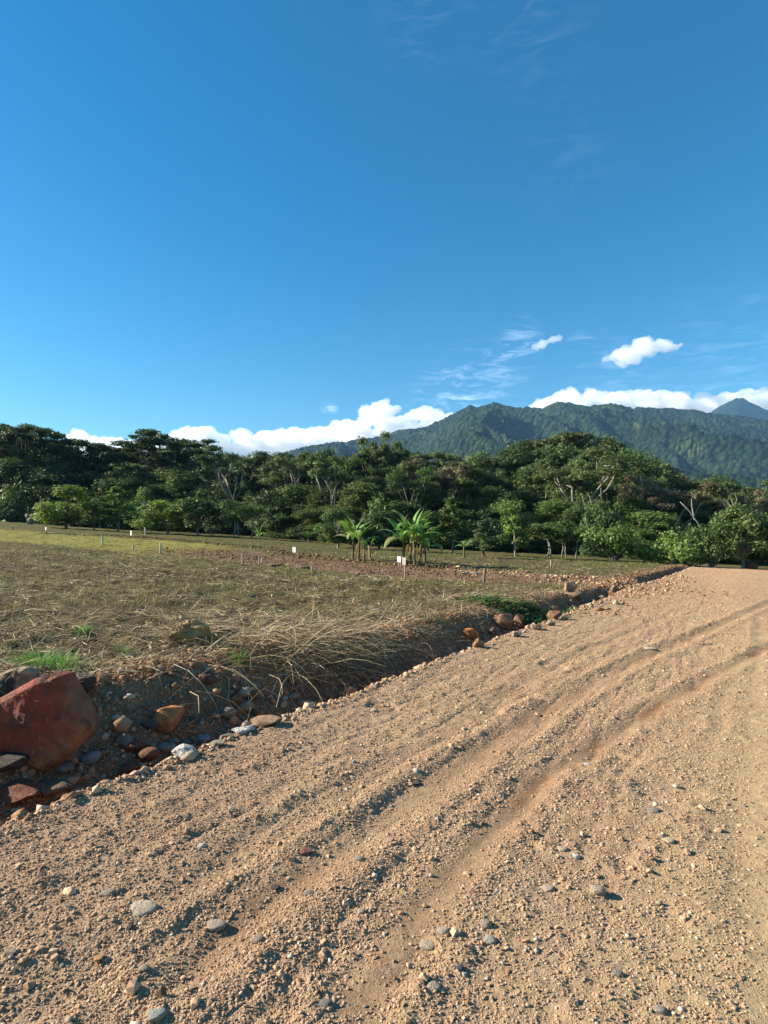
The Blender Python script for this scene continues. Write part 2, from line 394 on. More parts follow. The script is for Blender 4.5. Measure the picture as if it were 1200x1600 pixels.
# ------------------------------------------------------------ clods and gravel (nobody could count them)
OV = np.array([(1, 0, 0), (-1, 0, 0), (0, 1, 0), (0, -1, 0), (0, 0, 1), (0, 0, -1)], float)
OF = np.array([(0, 2, 4), (2, 1, 4), (1, 3, 4), (3, 0, 4), (2, 0, 5), (1, 2, 5), (3, 1, 5), (0, 3, 5)])
def ico_arrays(sub):
    bm = bmesh.new(); bmesh.ops.create_icosphere(bm, subdivisions=sub, radius=1)
    V = np.array([v.co[:] for v in bm.verts]); Fc = np.array([[v.index for v in f.verts] for f in bm.faces]); bm.free(); return V, Fc
IV, IF = ico_arrays(1)
def scatter_lumps(name, X, Y, size, cols, label, mat, ico=False, sink=.25, flat=.7, smooth=False, parent=None):
    V0, F0 = (IV, IF) if ico else (OV, OF)
    N = len(X); nv = len(V0)
    A = rng.uniform(.6, 1.35, (N, 1, 3)) * np.array([1, 1, flat]); P = V0[None] * A
    P = P * rng.uniform(.72, 1.25, (N, nv, 1))
    t1 = rng.uniform(-.5, .5, N); ct, st = np.cos(t1), np.sin(t1)
    y2 = P[..., 1] * ct[:, None] - P[..., 2] * st[:, None]; z2 = P[..., 1] * st[:, None] + P[..., 2] * ct[:, None]
    t2 = rng.uniform(0, 6.28, N); ct, st = np.cos(t2)[:, None], np.sin(t2)[:, None]
    x3 = P[..., 0] * ct - y2 * st; y3 = P[..., 0] * st + y2 * ct
    Q = np.stack([x3, y3, z2], -1) * size[:, None, None] * .5
    Z = surf(X, Y)
    Q[..., 0] += X[:, None]; Q[..., 1] += Y[:, None]; Q[..., 2] += (Z + size * .5 * flat * (1 - 2 * sink))[:, None]
    Fc = (F0[None] + (np.arange(N) * nv)[:, None, None]).reshape(-1, 3)
    me = np_mesh(name, Q.reshape(-1, 3), Fc, mat, smooth, None, np.repeat(cols, nv, 0))
    o = link(name, me, parent); tag(o, label=label, kind='stuff'); return o
def gravel_nodes(name, mat, flat):
    """instances of four rough little lumps on every point, turned, scaled and tinted by the point's own attributes"""
    g = bpy.data.node_groups.new(name, 'GeometryNodeTree'); g.interface.new_socket('Geometry', in_out='INPUT', socket_type='NodeSocketGeometry'); g.interface.new_socket('Geometry', in_out='OUTPUT', socket_type='NodeSocketGeometry')
    N_ = g.nodes; gi = N_.new('NodeGroupInput'); go = N_.new('NodeGroupOutput'); jo = N_.new('GeometryNodeGeometryToInstance')
    for i in range(5):
        ic = N_.new('GeometryNodeMeshIcoSphere'); ic.inputs['Subdivisions'].default_value = 1; ic.inputs['Radius'].default_value = .5
        sp = N_.new('GeometryNodeSetPosition'); rv = N_.new('FunctionNodeRandomValue'); rv.data_type = 'FLOAT_VECTOR'
        rv.inputs['Min'].default_value = (-.17,) * 3; rv.inputs['Max'].default_value = (.17,) * 3; rv.inputs['Seed'].default_value = i * 7 + 3
        g.links.new(ic.outputs[0], sp.inputs['Geometry']); g.links.new(rv.outputs[0], sp.inputs['Offset'])
        tr_ = N_.new('GeometryNodeTransform'); tr_.inputs['Scale'].default_value = (1.15, .9, flat * (.8 + .1 * i)); g.links.new(sp.outputs[0], tr_.inputs['Geometry'])
        sm = N_.new('GeometryNodeSetMaterial'); sm.inputs['Material'].default_value = mat; g.links.new(tr_.outputs[0], sm.inputs['Geometry']); g.links.new(sm.outputs[0], jo.inputs[0])
    ip = N_.new('GeometryNodeInstanceOnPoints'); ip.inputs['Pick Instance'].default_value = True
    def na(nm, dt):
        a = N_.new('GeometryNodeInputNamedAttribute'); a.data_type = dt; a.inputs['Name'].default_value = nm; return a.outputs['Attribute']
    er = N_.new('FunctionNodeEulerToRotation'); g.links.new(na('turn', 'FLOAT_VECTOR'), er.inputs[0])
    g.links.new(gi.outputs[0], ip.inputs['Points']); g.links.new(jo.outputs[0], ip.inputs['Instance']); g.links.new(er.outputs[0], ip.inputs['Rotation']); g.links.new(na('size', 'FLOAT'), ip.inputs['Scale'])
    g.links.new(ip.outputs[0], go.inputs[0]); return g
def scatter_gn(name, X, Y, size, cols, label, mat, flat=.7, sink=.3):
    N = len(X); Z = surf(X, Y) + size * flat * (.5 - sink)
    me = bpy.data.meshes.new(name); me.vertices.add(N); me.vertices.foreach_set('co', np.stack([X, Y, Z], -1).astype(np.float32).ravel())
    a = me.attributes.new('size', 'FLOAT', 'POINT'); a.data.foreach_set('value', size.astype(np.float32))
    a = me.attributes.new('turn', 'FLOAT_VECTOR', 'POINT'); a.data.foreach_set('vector', np.stack([rng.uniform(-.5, .5, N), rng.uniform(-.5, .5, N), rng.uniform(0, 6.28, N)], -1).astype(np.float32).ravel())
    a = me.attributes.new('tint', 'FLOAT_COLOR', 'POINT'); cc = np.ones((N, 4), np.float32); cc[:, :3] = cols; a.data.foreach_set('color', cc.ravel())
    o = link(name, me); m_ = o.modifiers.new('lumps', 'NODES'); m_.node_group = gravel_nodes(name, mat, flat); tag(o, label=label, kind='stuff'); return o
t = NT('clod_instanced'); ai = t.n('Attribute'); ai.attribute_type = 'INSTANCER'; ai.attribute_name = 'tint'
M['clodi'] = t.pbr(ai.outputs['Color'], .95, None, .1)
def sc_to_xy(s, c): return s * TX + c * NX, s * TY + c * NY
def palette(N, cols, wts, jit=.15):
    i = rng.choice(len(cols), N, p=np.array(wts) / sum(wts)); b = np.array(cols)[i]
    return b * rng.uniform(1 - jit, 1 + jit, (N, 1))
# road gravel: density falls with distance
N = 1000000
s = np.exp(rng.uniform(np.log(.55), np.log(60), N)); c = rng.uniform(-2.6, 3.2, N)
X, Y = sc_to_xy(s, c); ok = (Y > 1.2) & (np.abs(X / Y) < .95)
dens = .6 + .4 * sstep(-.1, .4, fbm(X * 1.3, Y * 1.3, 3, 61))
clear = np.ones_like(X)
for P, w, d, rd, b in RUTS:
    dd = seg_dist(X, Y, P); clear *= 1 - .9 * np.exp(-(dd / (w * 1.1)) ** 2) * min(1, rd + .2)
    dens = dens + .5 * np.exp(-((dd - 2.2 * w) / w) ** 2) * (rd > .3)
dens *= 1 - .75 * sstep(.60, .66, X / Y)
ok &= rng.uniform(0, 1, N) < dens * clear * .8
X, Y = X[ok], Y[ok]; N = len(X); dist = np.hypot(X, Y)
size = rng.lognormal(-5.22, .40, N) * (1 + .055 * dist); size = np.where(rng.uniform(0, 1, N) < .012, size * 2.4, size); size = np.clip(size, .003, .06); print('gravel', N)
ROADC = [(.41, .268, .165), (.33, .205, .122), (.48, .335, .215), (.27, .15, .085), (.33, .28, .22), (.44, .38, .30), (.18, .15, .125)]
scatter_gn('road_gravel', X, Y, size, palette(N, ROADC, [14, 9, 5, 1.2, .6, .3, .12], .12), 'loose clods and gravel strewn over the tan dirt road', M['clodi'], .7, .36)
# bigger pebbles on the road
N = 3800; s = np.exp(rng.uniform(np.log(.7), np.log(45), N)); c = rng.uniform(-1.6, 3.15, N); X, Y = sc_to_xy(s, c)
ok = (Y > 1.4) & (rng.uniform(0, 1, N) < .25 + .75 * sstep(.0, .4, fbm(X * .9 + 5, Y * .9, 3, 62)))
for P, w, d, rd, b in RUTS: ok &= seg_dist(X, Y, P) > w * .8 * rd
X, Y = X[ok], Y[ok]; N = len(X)
scatter_lumps('road_pebbles', X, Y, np.clip(rng.lognormal(-4.1, .35, N) * (1 + .02 * Y), .01, .06),
              palette(N, [(.33, .25, .17), (.42, .36, .27), (.27, .23, .18), (.28, .15, .09), (.16, .14, .12)], [6, 2.5, 2, 2, .6]), 'small rounded pebbles pressed into the dirt road', M['clod'], True, .35, .6, True)
# ditch and bank clods
N = 50000; s = np.exp(rng.uniform(np.log(1.0), np.log(22), N)); q = rng.uniform(.0, 1, N) ** 1.1 * (ditch_w(s) + .25) + .02
X, Y = sc_to_xy(s, edge_c(s) + q); ok = (Y > 2) & (np.abs(X / Y) < .9); X, Y = X[ok], Y[ok]; N = len(X)
BANKC = [(.30, .165, .09), (.22, .12, .065), (.36, .21, .12), (.42, .33, .24), (.42, .2, .1)]
scatter_gn('ditch_soil_clods', X, Y, np.clip(rng.lognormal(-4.45, .6, N) * (1 + .03 * Y), .006, .11), palette(N, BANKC, [8, 6, 4, 1.0, 1.2]), 'crumbled dark soil and small stones in the roadside ditch', M['clodi'], .75, .3)
N = 600; s = np.exp(rng.uniform(np.log(1.6), np.log(19), N)); q = (.25 + .8 * rng.uniform(0, 1, N)) * ditch_w(s); X, Y = sc_to_xy(s, edge_c(s) + q)
scatter_lumps('ditch_stones', X, Y, np.clip(rng.lognormal(-3.0, .5, N), .03, .17), palette(N, [(.38, .22, .12), (.28, .16, .09), (.42, .32, .22), (.48, .24, .12), (.34, .30, .26)], [5, 5, 2, 3, 1.5]), 'half buried stones scattered over the ditch and its bank', M['clod'], True, .35, .75)
# lip of the road: pale clods along the edge
N = 5000; s = np.exp(rng.uniform(np.log(1.5), np.log(60), N)); q = rng.normal(.03, .07, N); X, Y = sc_to_xy(s, edge_c(s) + q)
scatter_lumps('road_edge_clods', X, Y, np.clip(rng.lognormal(-4.2, .65, N) * (1 + .04 * Y), .01, .16), palette(N, ROADC[:5], [8, 4, 6, 3, 2]), 'pale clods crumbling along the edge of the dirt road', M['clod'])
# rubble where the field track meets the road, and along its far side
sp = rng.uniform(0, 1, 2600)
def along(P, t):
    L = np.r_[0, np.cumsum(np.hypot(*(P[1:] - P[:-1]).T))]; d = t * L[-1]
    return np.interp(d, L, P[:, 0]), np.interp(d, L, P[:, 1])
X1, Y1 = along(np.array([plane_hit(*p) for p in ((690, 888), (760, 893), (830, 897), (900, 905), (960, 918))]), sp); X1 = X1 + rng.normal(0, .9, 2600); Y1 = Y1 + rng.normal(0, 1.1, 2600)
X2, Y2 = along(np.array([plane_hit(*p) for p in ((890, 955), (930, 945), (960, 930), (1000, 920), (1060, 900))]), sp); X2 = X2 + rng.normal(0, .45, 2600); Y2 = Y2 + rng.normal(0, .8, 2600); X2 = X2[:1500]; Y2 = Y2[:1500]
X = np.r_[X1, X2]; Y = np.r_[Y1, Y2]; N = len(X)
scatter_lumps('orange_rubble', X, Y, np.clip(rng.lognormal(-3.0, .6, N), .025, .24), palette(N, [(.28, .165, .095), (.36, .24, .14), (.20, .115, .065), (.42, .32, .21)], [6, 5, 4, 2]), 'orange soil and stone rubble spilled where the field track meets the road', M['clod'])
Pb = np.array([plane_hit(*p) for p in ((60, 832), (200, 838), (300, 846), (400, 856), (500, 871), (600, 880), (700, 886))])
X, Y = along(Pb, rng.uniform(0, 1, 3000)); X = X + rng.normal(0, .5, 3000); Y = Y + rng.normal(0, .55, 3000); 
scatter_lumps('soil_berm', X, Y, np.clip(rng.lognormal(-2.2, .45, len(X)), .05, .3), palette(len(X), [(.12, .07, .035), (.17, .10, .055), (.10, .09, .035), (.26, .18, .10)], [5, 4, 4, 1.5]), 'low ridge of soil clods along the far side of the field track', M['clod'])
X, Y = along(np.array([sc_to_xy(27., 4.3), sc_to_xy(58., 4.2)]), rng.uniform(0, 1, 800)); X = X + rng.normal(0, .3, 800); Y = Y + rng.normal(0, .3, 800)
scatter_lumps('red_ditch_clods', X, Y, np.clip(rng.lognormal(-2.6, .5, len(X)), .04, .25), palette(len(X), [(.22, .12, .07), (.28, .16, .09), (.16, .09, .055)], [5, 4, 4]), 'red soil clods in the far part of the roadside ditch', M['clod'])

N = 9000; X, Y = along(TRACK[5:], rng.uniform(.0, 1, N)); X = X + rng.normal(0, 1.2, N); Y = Y + rng.normal(0, 2.6, N)
scatter_gn('track_clods', X, Y, np.clip(rng.lognormal(-3.3, .6, N), .02, .2), palette(N, [(.22, .13, .075), (.16, .09, .05), (.30, .20, .12)], [4, 4, 2]), 'brown clods and crumbs on the bare field track', M['clodi'])
# ------------------------------------------------------------ straw and grass
def strands(name, X, Y, Z, L, wd, az, pitch, sag, cols, mat, label, nseg=3, jitter=.25):
    """curved ribbons; az heading, pitch initial elevation, sag change of elevation along it"""
    N = len(X); k = nseg + 1; V = np.zeros((N, k, 2, 3)); P = np.stack([X, Y, Z], -1); a = az.copy(); p = pitch.copy()
    twist = rng.uniform(-.6, .6, N)
    for i in range(k):
        wv = wd * (1 - .75 * i / nseg) if nseg > 1 else wd * (1 - .8 * i)
        side = np.stack([-np.sin(a) * np.cos(twist), np.cos(a) * np.cos(twist), np.sin(twist)], -1) * wv[:, None] * .5
        V[:, i, 0] = P - side; V[:, i, 1] = P + side
        P = P + (L / nseg)[:, None] * np.stack([np.cos(a) * np.cos(p), np.sin(a) * np.cos(p), np.sin(p)], -1)
        p = p + sag / nseg; a = a + rng.normal(0, jitter, N)
    b = (np.arange(N) * k * 2)[:, None]; fs = []
    for i in range(nseg): fs.append(np.concatenate([b + 2 * i, b + 2 * i + 1, b + 2 * i + 3, b + 2 * i + 2], 1))
    Fc = np.stack(fs, 1).reshape(-1, 4)
    me = np_mesh(name, V.reshape(-1, 3), Fc, mat, False, None, np.repeat(cols, k * 2, 0))
    o = link(name, me); tag(o, label=label, kind='stuff'); return o
STRAWC = [(.48, .375, .215), (.32, .24, .13), (.18, .127, .07), (.66, .55, .37), (.07, .046, .026)]
GRASSC = [(.12, .14, .03), (.18, .185, .045), (.26, .24, .08), (.08, .10, .025)]
def field_points(N, r0, r1, bias=1.0, umin=-.95, umax=.8):
    r = np.exp(rng.uniform(0, 1, N) ** bias * np.log(r1 / r0)) * r0; u = rng.uniform(umin, umax, N)
    Y = r; X = u * r; s_ = X * TX + Y * TY; c_ = X * NX + Y * NY
    ok = c_ - edge_c(s_) > ditch_w(s_) - .12
    return X[ok], Y[ok]
# short lying straw over the field
X, Y = field_points(110000, 4.0, 45)
td = track_d(X, Y); keep = (td > 4.3) & (rng.uniform(0, 1, len(X)) < .08 + .92 * sstep(-.15, .35, fbm(X * .7, Y * .7, 3, 63)))
X, Y = X[keep], Y[keep]; N = len(X)
strands('field_straw', X, Y, surf(X, Y) + .008 + rng.uniform(0, .02, N), rng.uniform(.07, .28, N) * (1 + .02 * Y), rng.uniform(.004, .011, N) * (1 + .07 * Y), rng.uniform(0, 6.28, N),
        rng.normal(.07, .15, N), rng.normal(-.14, .2, N), palette(N, STRAWC, [5, 6, 5, 3, 3]), M['straw'], 'cut dry straw lying over the mown field', 2)
# short green / olive grass
X, Y = field_points(150000, 5.5, 60, .85)
gd = sstep(-.35, .35, fbm(X * .25 + 9, Y * .25, 4, 64)) * .8 + .12; gd *= sstep(5.2, 14, Y) * .9 + .1; gd *= .15 + .85 * sstep(-.2, .25, fbm(X * 2.2, Y * 2.2, 3, 66))
td = track_d(X, Y); gd = np.where((td < 4.2), np.where(X < -14, .12, .0), gd)
keep = rng.uniform(0, 1, len(X)) < gd; X, Y = X[keep], Y[keep]; N = len(X)
strands('field_grass', X, Y, surf(X, Y) - .005, rng.uniform(.04, .12, N) * (1 + .02 * Y), rng.uniform(.006, .012, N) * (1 + .06 * Y), rng.uniform(0, 6.28, N),
        rng.uniform(.5, 1.5, N), rng.uniform(-1.2, 0, N), palette(N, GRASSC + [(.30, .26, .13)], [4, 5, 5, 3, 5]), M['grass'], 'short olive green grass regrowing between the straw', 1)
# thatch of long dry straw heaped along the bank top
def bank_pts(N, s0, s1, off0, off1):
    s_ = rng.uniform(s0, s1, N); q_ = rng.uniform(off0, off1, N); X, Y = sc_to_xy(s_, edge_c(s_) + ditch_w(s_) + q_); return X, Y, s_
X, Y, s_ = bank_pts(26000, -1, 21, -.28, 1.7); ok = Y > 3; X, Y, s_ = X[ok], Y[ok], s_[ok]
heap = np.clip(.35 + fbm(X * .8, Y * .8, 3, 65), 0, 1); keep = rng.uniform(0, 1, len(X)) < heap + .12; X, Y, s_, heap = X[keep], Y[keep], s_[keep], heap[keep]; N = len(X)
az0 = math.atan2(-NY, -NX)
strands('bank_thatch', X, Y, surf(X, Y) + rng.uniform(.0, .13, N) * heap + .01, rng.uniform(.12, .45, N), rng.uniform(.003, .008, N) * (1 + .03 * Y), rng.uniform(0, 6.28, N),
        rng.normal(.05, .25, N), rng.normal(-.5, .5, N), palette(N, STRAWC, [4, 6, 6, 2, 4]), M['straw'], 'tangled dry thatch heaped along the top of the ditch bank', 3, .3)
# the big heap of long canes hanging over the bank
heap_n = 1
def heap_strands(name, px, py, n, spread, L0, L1, rise, label, az_c, az_s, cols=None, w=(.004, .011), green=False):
    x, y, z = pixel(px, py); X = x + rng.normal(0, spread[0], n); Y = y + rng.normal(0, spread[1], n)
    # rotate offsets into the road frame
    dx, dy = X - x, Y - y; X = x + dx * TX + dy * NX; Y = y + dx * TY + dy * NY
    g = np.exp(-(dx / spread[0]) ** 2 * .5 - (dy / spread[1]) ** 2 * .5)
    strands(name, X, Y, surf(X, Y) + rng.uniform(0, 1, n) * rise * g + .01, rng.uniform(L0, L1, n), rng.uniform(w[0], w[1], n), rng.normal(az_c, az_s, n),
            rng.normal(.15, .22, n), rng.normal(-.75, .45, n), palette(n, cols or STRAWC, [5, 6, 5, 3, 4] if cols is None else [1] * len(cols)), M['grass'] if green else M['straw'], label, 4, .16)
heap_strands('cane_heap', 455, 1010, 900, (.75, .33), .4, 1.05, .26, 'heap of long dry grass canes hanging over the ditch bank', az0 + .35, 1.0)
heap_strands('cane_heap', 530, 1018, 600, (.6, .22), .4, 1.1, .20, 'long dry canes trailing down the bank towards the road edge', az0 + .5, .65)
heap_strands('cane_heap', 345, 1000, 500, (.5, .3), .25, .7, .16, 'dry straw tangled behind the brown clod on the bank', az0, 1.2)
heap_strands('cane_heap', 650, 985, 300, (.9, .25), .2, .6, .12, 'dry straw trailing over the middle of the bank', az0 + .6, 1.3)
heap_strands('cane_heap', 300, 1003, 150, (.22, .16), .2, .5, .2, 'dry straw clinging round the brown clod', az0, 1.6)
heap_strands('cane_heap', 200, 975, 500, (1.2, .7), .3, .8, .06, 'long pale stalks scattered over the near field', 0, 2.2)
heap_strands('cane_heap', 90, 940, 400, (1.8, 1.2), .3, .8, .06, 'long pale stalks scattered at the left of the near field', 0, 2.2)
# green tufts (things)
def tuft(px, py, r, h, n, label, col=((.10, .26, .035), (.16, .33, .06), (.07, .18, .03), (.22, .36, .10)), leaf=(.005, .010)):
    x, y, z = pixel(px, py); a = rng.uniform(0, 6.28, n); rr = np.abs(rng.normal(0, r * .5, n)); X = x + rr * np.cos(a); Y = y + rr * np.sin(a)
    o = strands('grass_tuft', X, Y, surf(X, Y) - .01, rng.uniform(.5, 1, n) * h, rng.uniform(*leaf, n), a, rng.uniform(.8, 1.5, n), rng.uniform(-1.2, -.2, n), palette(n, list(col), [1] * len(col)), M['grass'], '', 3, .1)
    del o['kind']; tag(o, label, 'grass tuft')
tuft(62, 1042, .33, .22, 620, 'wide tuft of bright green grass just above the mossy boulder')
tuft(98, 1046, .22, .18, 260, 'sparser green grass tuft right of the mossy boulder')
tuft(128, 990, .10, .16, 190, 'small vivid green grass tuft alone in the straw at left')
tuft(190, 1018, .18, .12, 140, 'thin greyish green tuft in the straw between the boulder and the brown clod', ((.13, .2, .06), (.2, .24, .1)))
tuft(372, 1033, .13, .14, 160, 'little green tuft right of the brown clod on the bank')
tuft(668, 968, .35, .10, 260, 'low green grass patch behind the middle of the bank', ((.09, .15, .03), (.14, .2, .05)))
def weed(px, py, rx, ry, h, n, label):
    x, y, z = pixel(px, py); X = x + rng.normal(0, rx, n); Y = y + rng.normal(0, ry, n)
    o = strands('weed_patch', X, Y, surf(X, Y) + rng.uniform(0, h, n), rng.uniform(.08, .2, n), rng.uniform(.03, .06, n), rng.uniform(0, 6.28, n), rng.uniform(-.2, .9, n), rng.uniform(-1.2, -.2, n),
                palette(n, [(.05, .12, .02), (.09, .17, .035), (.035, .08, .02)], [1, 1, 1]), M['grass'], '', 2, .2)
    del o['kind']; tag(o, label, 'weeds')
weed(795, 954, .6, .3, .13, 700, 'creeping dark green weeds above the orange rocks of the bank')
weed(842, 962, .4, .2, .09, 260, 'smaller dark weeds between the orange rocks and the end of the ditch')

# ------------------------------------------------------------ rocks
def rock_mesh(seed, kind):
    rd = random.Random(seed); bm = bmesh.new()
    if kind == 'angular':
        for i in range(15):
            v = Vector((rd.gauss(0, 1), rd.gauss(0, 1), rd.gauss(0, 1))).normalized() * rd.uniform(.85, 1.05); bm.verts.new((v.x, v.y, v.z))
        r_ = bmesh.ops.convex_hull(bm, input=bm.verts); bmesh.ops.delete(bm, geom=list(set(r_['geom_interior'] + r_['geom_unused'])), context='VERTS')
        bmesh.ops.bevel(bm, geom=list(bm.edges), offset=.06, segments=1, affect='EDGES')
        bmesh.ops.triangulate(bm, faces=bm.faces); bmesh.ops.subdivide_edges(bm, edges=[e for e in bm.edges if e.calc_length() > .25], cuts=1, use_grid_fill=True)
        for v in bm.verts:
            n = float(fbm(np.array([v.co.x * 2.2 + seed]), np.array([v.co.y * 2.2 + v.co.z * 1.7]), 3, seed)[0]); v.co *= 1 + .10 * n
    elif kind == 'clod':
        bmesh.ops.create_icosphere(bm, subdivisions=5, radius=1)
        for v in bm.verts:
            q_ = v.co; a = float(fbm(np.array([q_.x * 1.6 + seed]), np.array([q_.y * 1.6 + q_.z * 1.9]), 2, seed)[0]); b = float(fbm(np.array([q_.x * 7 + q_.z * 3]), np.array([q_.y * 7 + q_.z * 6]), 3, seed + 1)[0])
            v.co = q_ * (1 + .35 * a + .17 * b)
    else:
        bmesh.ops.create_icosphere(bm, subdivisions=3, radius=1)
        for v in bm.verts:
            n = float(fbm(np.array([v.co.x * .9 + seed]), np.array([v.co.y * .9 + v.co.z * .8]), 2, seed)[0]); v.co *= 1 + .28 * n
            v.co = Vector([math.copysign(abs(k) ** .9, k) for k in v.co])
    # fit a unit box
    lo = Vector([min(v.co[i] for v in bm.verts) for i in range(3)]); hi = Vector([max(v.co[i] for v in bm.verts) for i in range(3)])
    for v in bm.verts: v.co = Vector([(v.co[i] - (lo[i] + hi[i]) / 2) / (hi[i] - lo[i]) for i in range(3)])
    me = bpy.data.meshes.new('stone'); bm.to_mesh(me); bm.free()
    for p in me.polygons: p.use_smooth = (kind == 'round')
    return me
RM = {}
for k_ in ('angular', 'round', 'clod'):
    for i in range(7):
        for mt in ('rock', 'cobble', 'speckled'):
            if (k_, mt) in (('angular', 'cobble'), ('clod', 'cobble'), ('clod', 'speckled')): continue
            if k_ == 'clod' and i > 2: continue
            if i > 2 and mt == 'speckled': continue
            me = rock_mesh(100 + i * 7 + (50 if k_ == 'round' else 0), k_); me.materials.append(M[mt]); RM[(k_, mt, i)] = me
ORANGE = (.68, .28, .10); REDB = (.28, .105, .06); TAN = (.48, .35, .23); BEIGE = (.38, .31, .23); GREY = (.27, .235, .19); BLUE = (.26, .28, .31)
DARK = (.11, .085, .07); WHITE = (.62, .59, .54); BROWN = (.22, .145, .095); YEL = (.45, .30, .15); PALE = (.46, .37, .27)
def stone(px, pyb, w, h, kind, col, label, mat='rock', name='rock', group=None, tilt=0, sink=.12, depth=1.0, v=None, cat=None):
    x, y, z = pixel(px, pyb); k = y / F
    W = w * k; Hh = h * k / .95
    # what is seen as height of a flat stone is partly its top: foreshorten
    elev = math.atan2(EYE - z, y)
    D = W * depth
    Hh = max(.28 * W, (h * k - D * math.sin(elev) * .55)) if h < w * 1.1 else Hh
    i = (v if v is not None else int(px + pyb)) % (3 if mat == 'speckled' or kind == 'clod' else 7)
    o = link(name, RM[(kind, mat, i)]); o.scale = (W, D, Hh)
    yy = y + D * .38; xx = x * (yy / y)
    zz = float(surf(np.array([xx]), np.array([yy]))[0])
    o.location = (xx, yy, zz + Hh * (.5 - sink)); o.rotation_euler = (0, R(tilt), R(((px * 7 + pyb) % 40) - 20 if kind == 'round' else ((px * 7) % 60) - 30))
    o.color = (*col, 1); tag(o, label, cat or ('pebble' if name == 'pebble' else 'rock'), group)
    return o
# big red boulder: its outline with real depth
def outline_boulder(name, pts, base_px, depth, bulge, col, label, mat, top_facet=.5, seed=3, lean=.25):
    x0, y0, z0 = pixel(*base_px); k = y0 / F
    cx_ = sum(p[0] for p in pts) / len(pts); cy_ = sum(p[1] for p in pts) / len(pts)
    bm = bmesh.new(); rd = random.Random(seed)
    def put(a, b, yoff):
        X_ = (a - CX) * k; Z_ = EYE - (b - HY) * k; bm.verts.new((X_, y0 + yoff + (Z_ - z0) * lean, Z_))
    for (a, b) in pts:
        put(a, b, depth * rd.uniform(.10, .22)); put(cx_ + (a - cx_) * .93, cy_ + (b - cy_) * .93, depth * rd.uniform(.55, .7)); put(cx_ + (a - cx_) * .86, cy_ + (b - cy_) * .86, depth * .02 * rd.random())
    for f_ in (.1, .45): put(cx_ + rd.uniform(-8, 8), cy_ + rd.uniform(-8, 8), depth * f_ * -.12)
    put(cx_, cy_, depth)
    r_ = bmesh.ops.convex_hull(bm, input=bm.verts); bmesh.ops.delete(bm, geom=list(set(r_['geom_interior'] + r_['geom_unused'])), context='VERTS')
    bmesh.ops.recalc_face_normals(bm, faces=bm.faces)
    for _ in range(4): bmesh.ops.subdivide_edges(bm, edges=[e for e in bm.edges if e.calc_length() > .03], cuts=1); bmesh.ops.triangulate(bm, faces=bm.faces)
    for v in bm.verts:
        q_ = v.co; a = float(fbm(np.array([q_.x * 4]), np.array([q_.z * 4 + q_.y * 3]), 4, seed)[0]); b = float(fbm(np.array([q_.x * 14]), np.array([q_.z * 14 + q_.y * 9]), 3, seed + 3)[0])
        v.co = q_ + Vector((.014 * a + .009 * b, -.030 * a * bulge - .018 * b, .012 * a + .006 * b))
    me = bpy.data.meshes.new(name); 
    o = bpy.data.objects.new(name, me); base = Vector((x0, y0 + depth * .4, z0))
    for v in bm.verts: v.co -= base
    bm.to_mesh(me); bm.free(); C.objects.link(o); o.location = base; me.materials.append(mat); o.color = (*col, 1)
    tag(o, label, 'boulder'); return o
t = NT('red_boulder'); oc = t.n('ObjectInfo').outputs['Color']
n1 = t.noise(3, 5, .6); n2 = t.noise(22, 5, .7)
cc = t.mix(t.rng(t.noise(2.2, 4, .6), .45, .62), oc, (.20, .12, .06)); cc = t.mix(1.0, cc, t.ramp(n1, [(.3, (.75,) * 3), (.7, (1.25,) * 3)]), 'MULTIPLY')
cc = t.mix(t.rng(n2, .56, .72, 0, .6), cc, (.34, .20, .13)); cc = t.mix(t.rng(t.noise(5, 6, .7), .50, .60, 0, .8), cc, (.09, .045, .03)); cc = t.mix(t.rng(t.noise(1.6, 5, .6), .5, .6, 0, .5), cc, (.24, .13, .06))
M['red'] = t.pbr(cc, .8, t.bump(t.math('ADD', n1, t.math('MULTIPLY', n2, .5)), .05, 1.0), .2)
outline_boulder('boulder', [(-66, 1140), (-44, 1112), (-8, 1102), (16, 1086), (38, 1072), (56, 1060), (76, 1055), (90, 1058), (98, 1082), (108, 1100), (120, 1116), (134, 1142), (131, 1154), (114, 1176), (92, 1196), (60, 1213), (44, 1207), (30, 1196), (0, 1184), (-34, 1170)],
                (60, 1212), .42, 1.0, (.235, .058, .035), 'large dark red angular boulder lying in the ditch at the left edge', M['red'], lean=-.05)
t = NT('mossy_rock'); n1 = t.noise(3.5, 5, .6); n2 = t.noise(25, 4, .7)
cc = t.mix(t.rng(n1, .46, .54), (.035, .037, .03), (.30, .22, .13)); cc = t.mix(t.rng(n2, .66, .72), cc, (.5, .5, .45))
M['moss'] = t.pbr(cc, .9, t.bump(n1, .05, .8), .2)
outline_boulder('boulder', [(-74, 1096), (-50, 1070), (-16, 1058), (4, 1050), (18, 1045), (34, 1046), (46, 1054), (52, 1066), (42, 1085), (22, 1105), (-14, 1120), (-50, 1115)],
                (10, 1108), .18, .8, (.3, .22, .14), 'tan and black mossy boulder behind the big red one', M['moss'], seed=9, lean=.1)
S = stone
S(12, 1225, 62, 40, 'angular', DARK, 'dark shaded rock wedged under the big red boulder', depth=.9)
S(28, 1262, 80, 28, 'angular', REDB, 'dark reddish slab at the left edge below the red boulder', depth=.8)
S(78, 1252, 76, 26, 'angular', BROWN, 'long flat brown stone at the road edge below the red boulder', depth=.55)
S(100, 1212, 31, 20, 'angular', BEIGE, 'small beige angular stone at the foot of the red boulder')
S(142, 1196, 33, 24, 'round', BLUE, 'flat blue grey oval stone right of the red boulder', 'cobble', tilt=-25, depth=.6)
S(194, 1172, 27, 27, 'angular', BEIGE, 'beige blocky stone below left of the orange rock', v=2)
S(210, 1180, 34, 24, 'angular', REDB, 'red brown slab leaning beside the beige blocky stone')
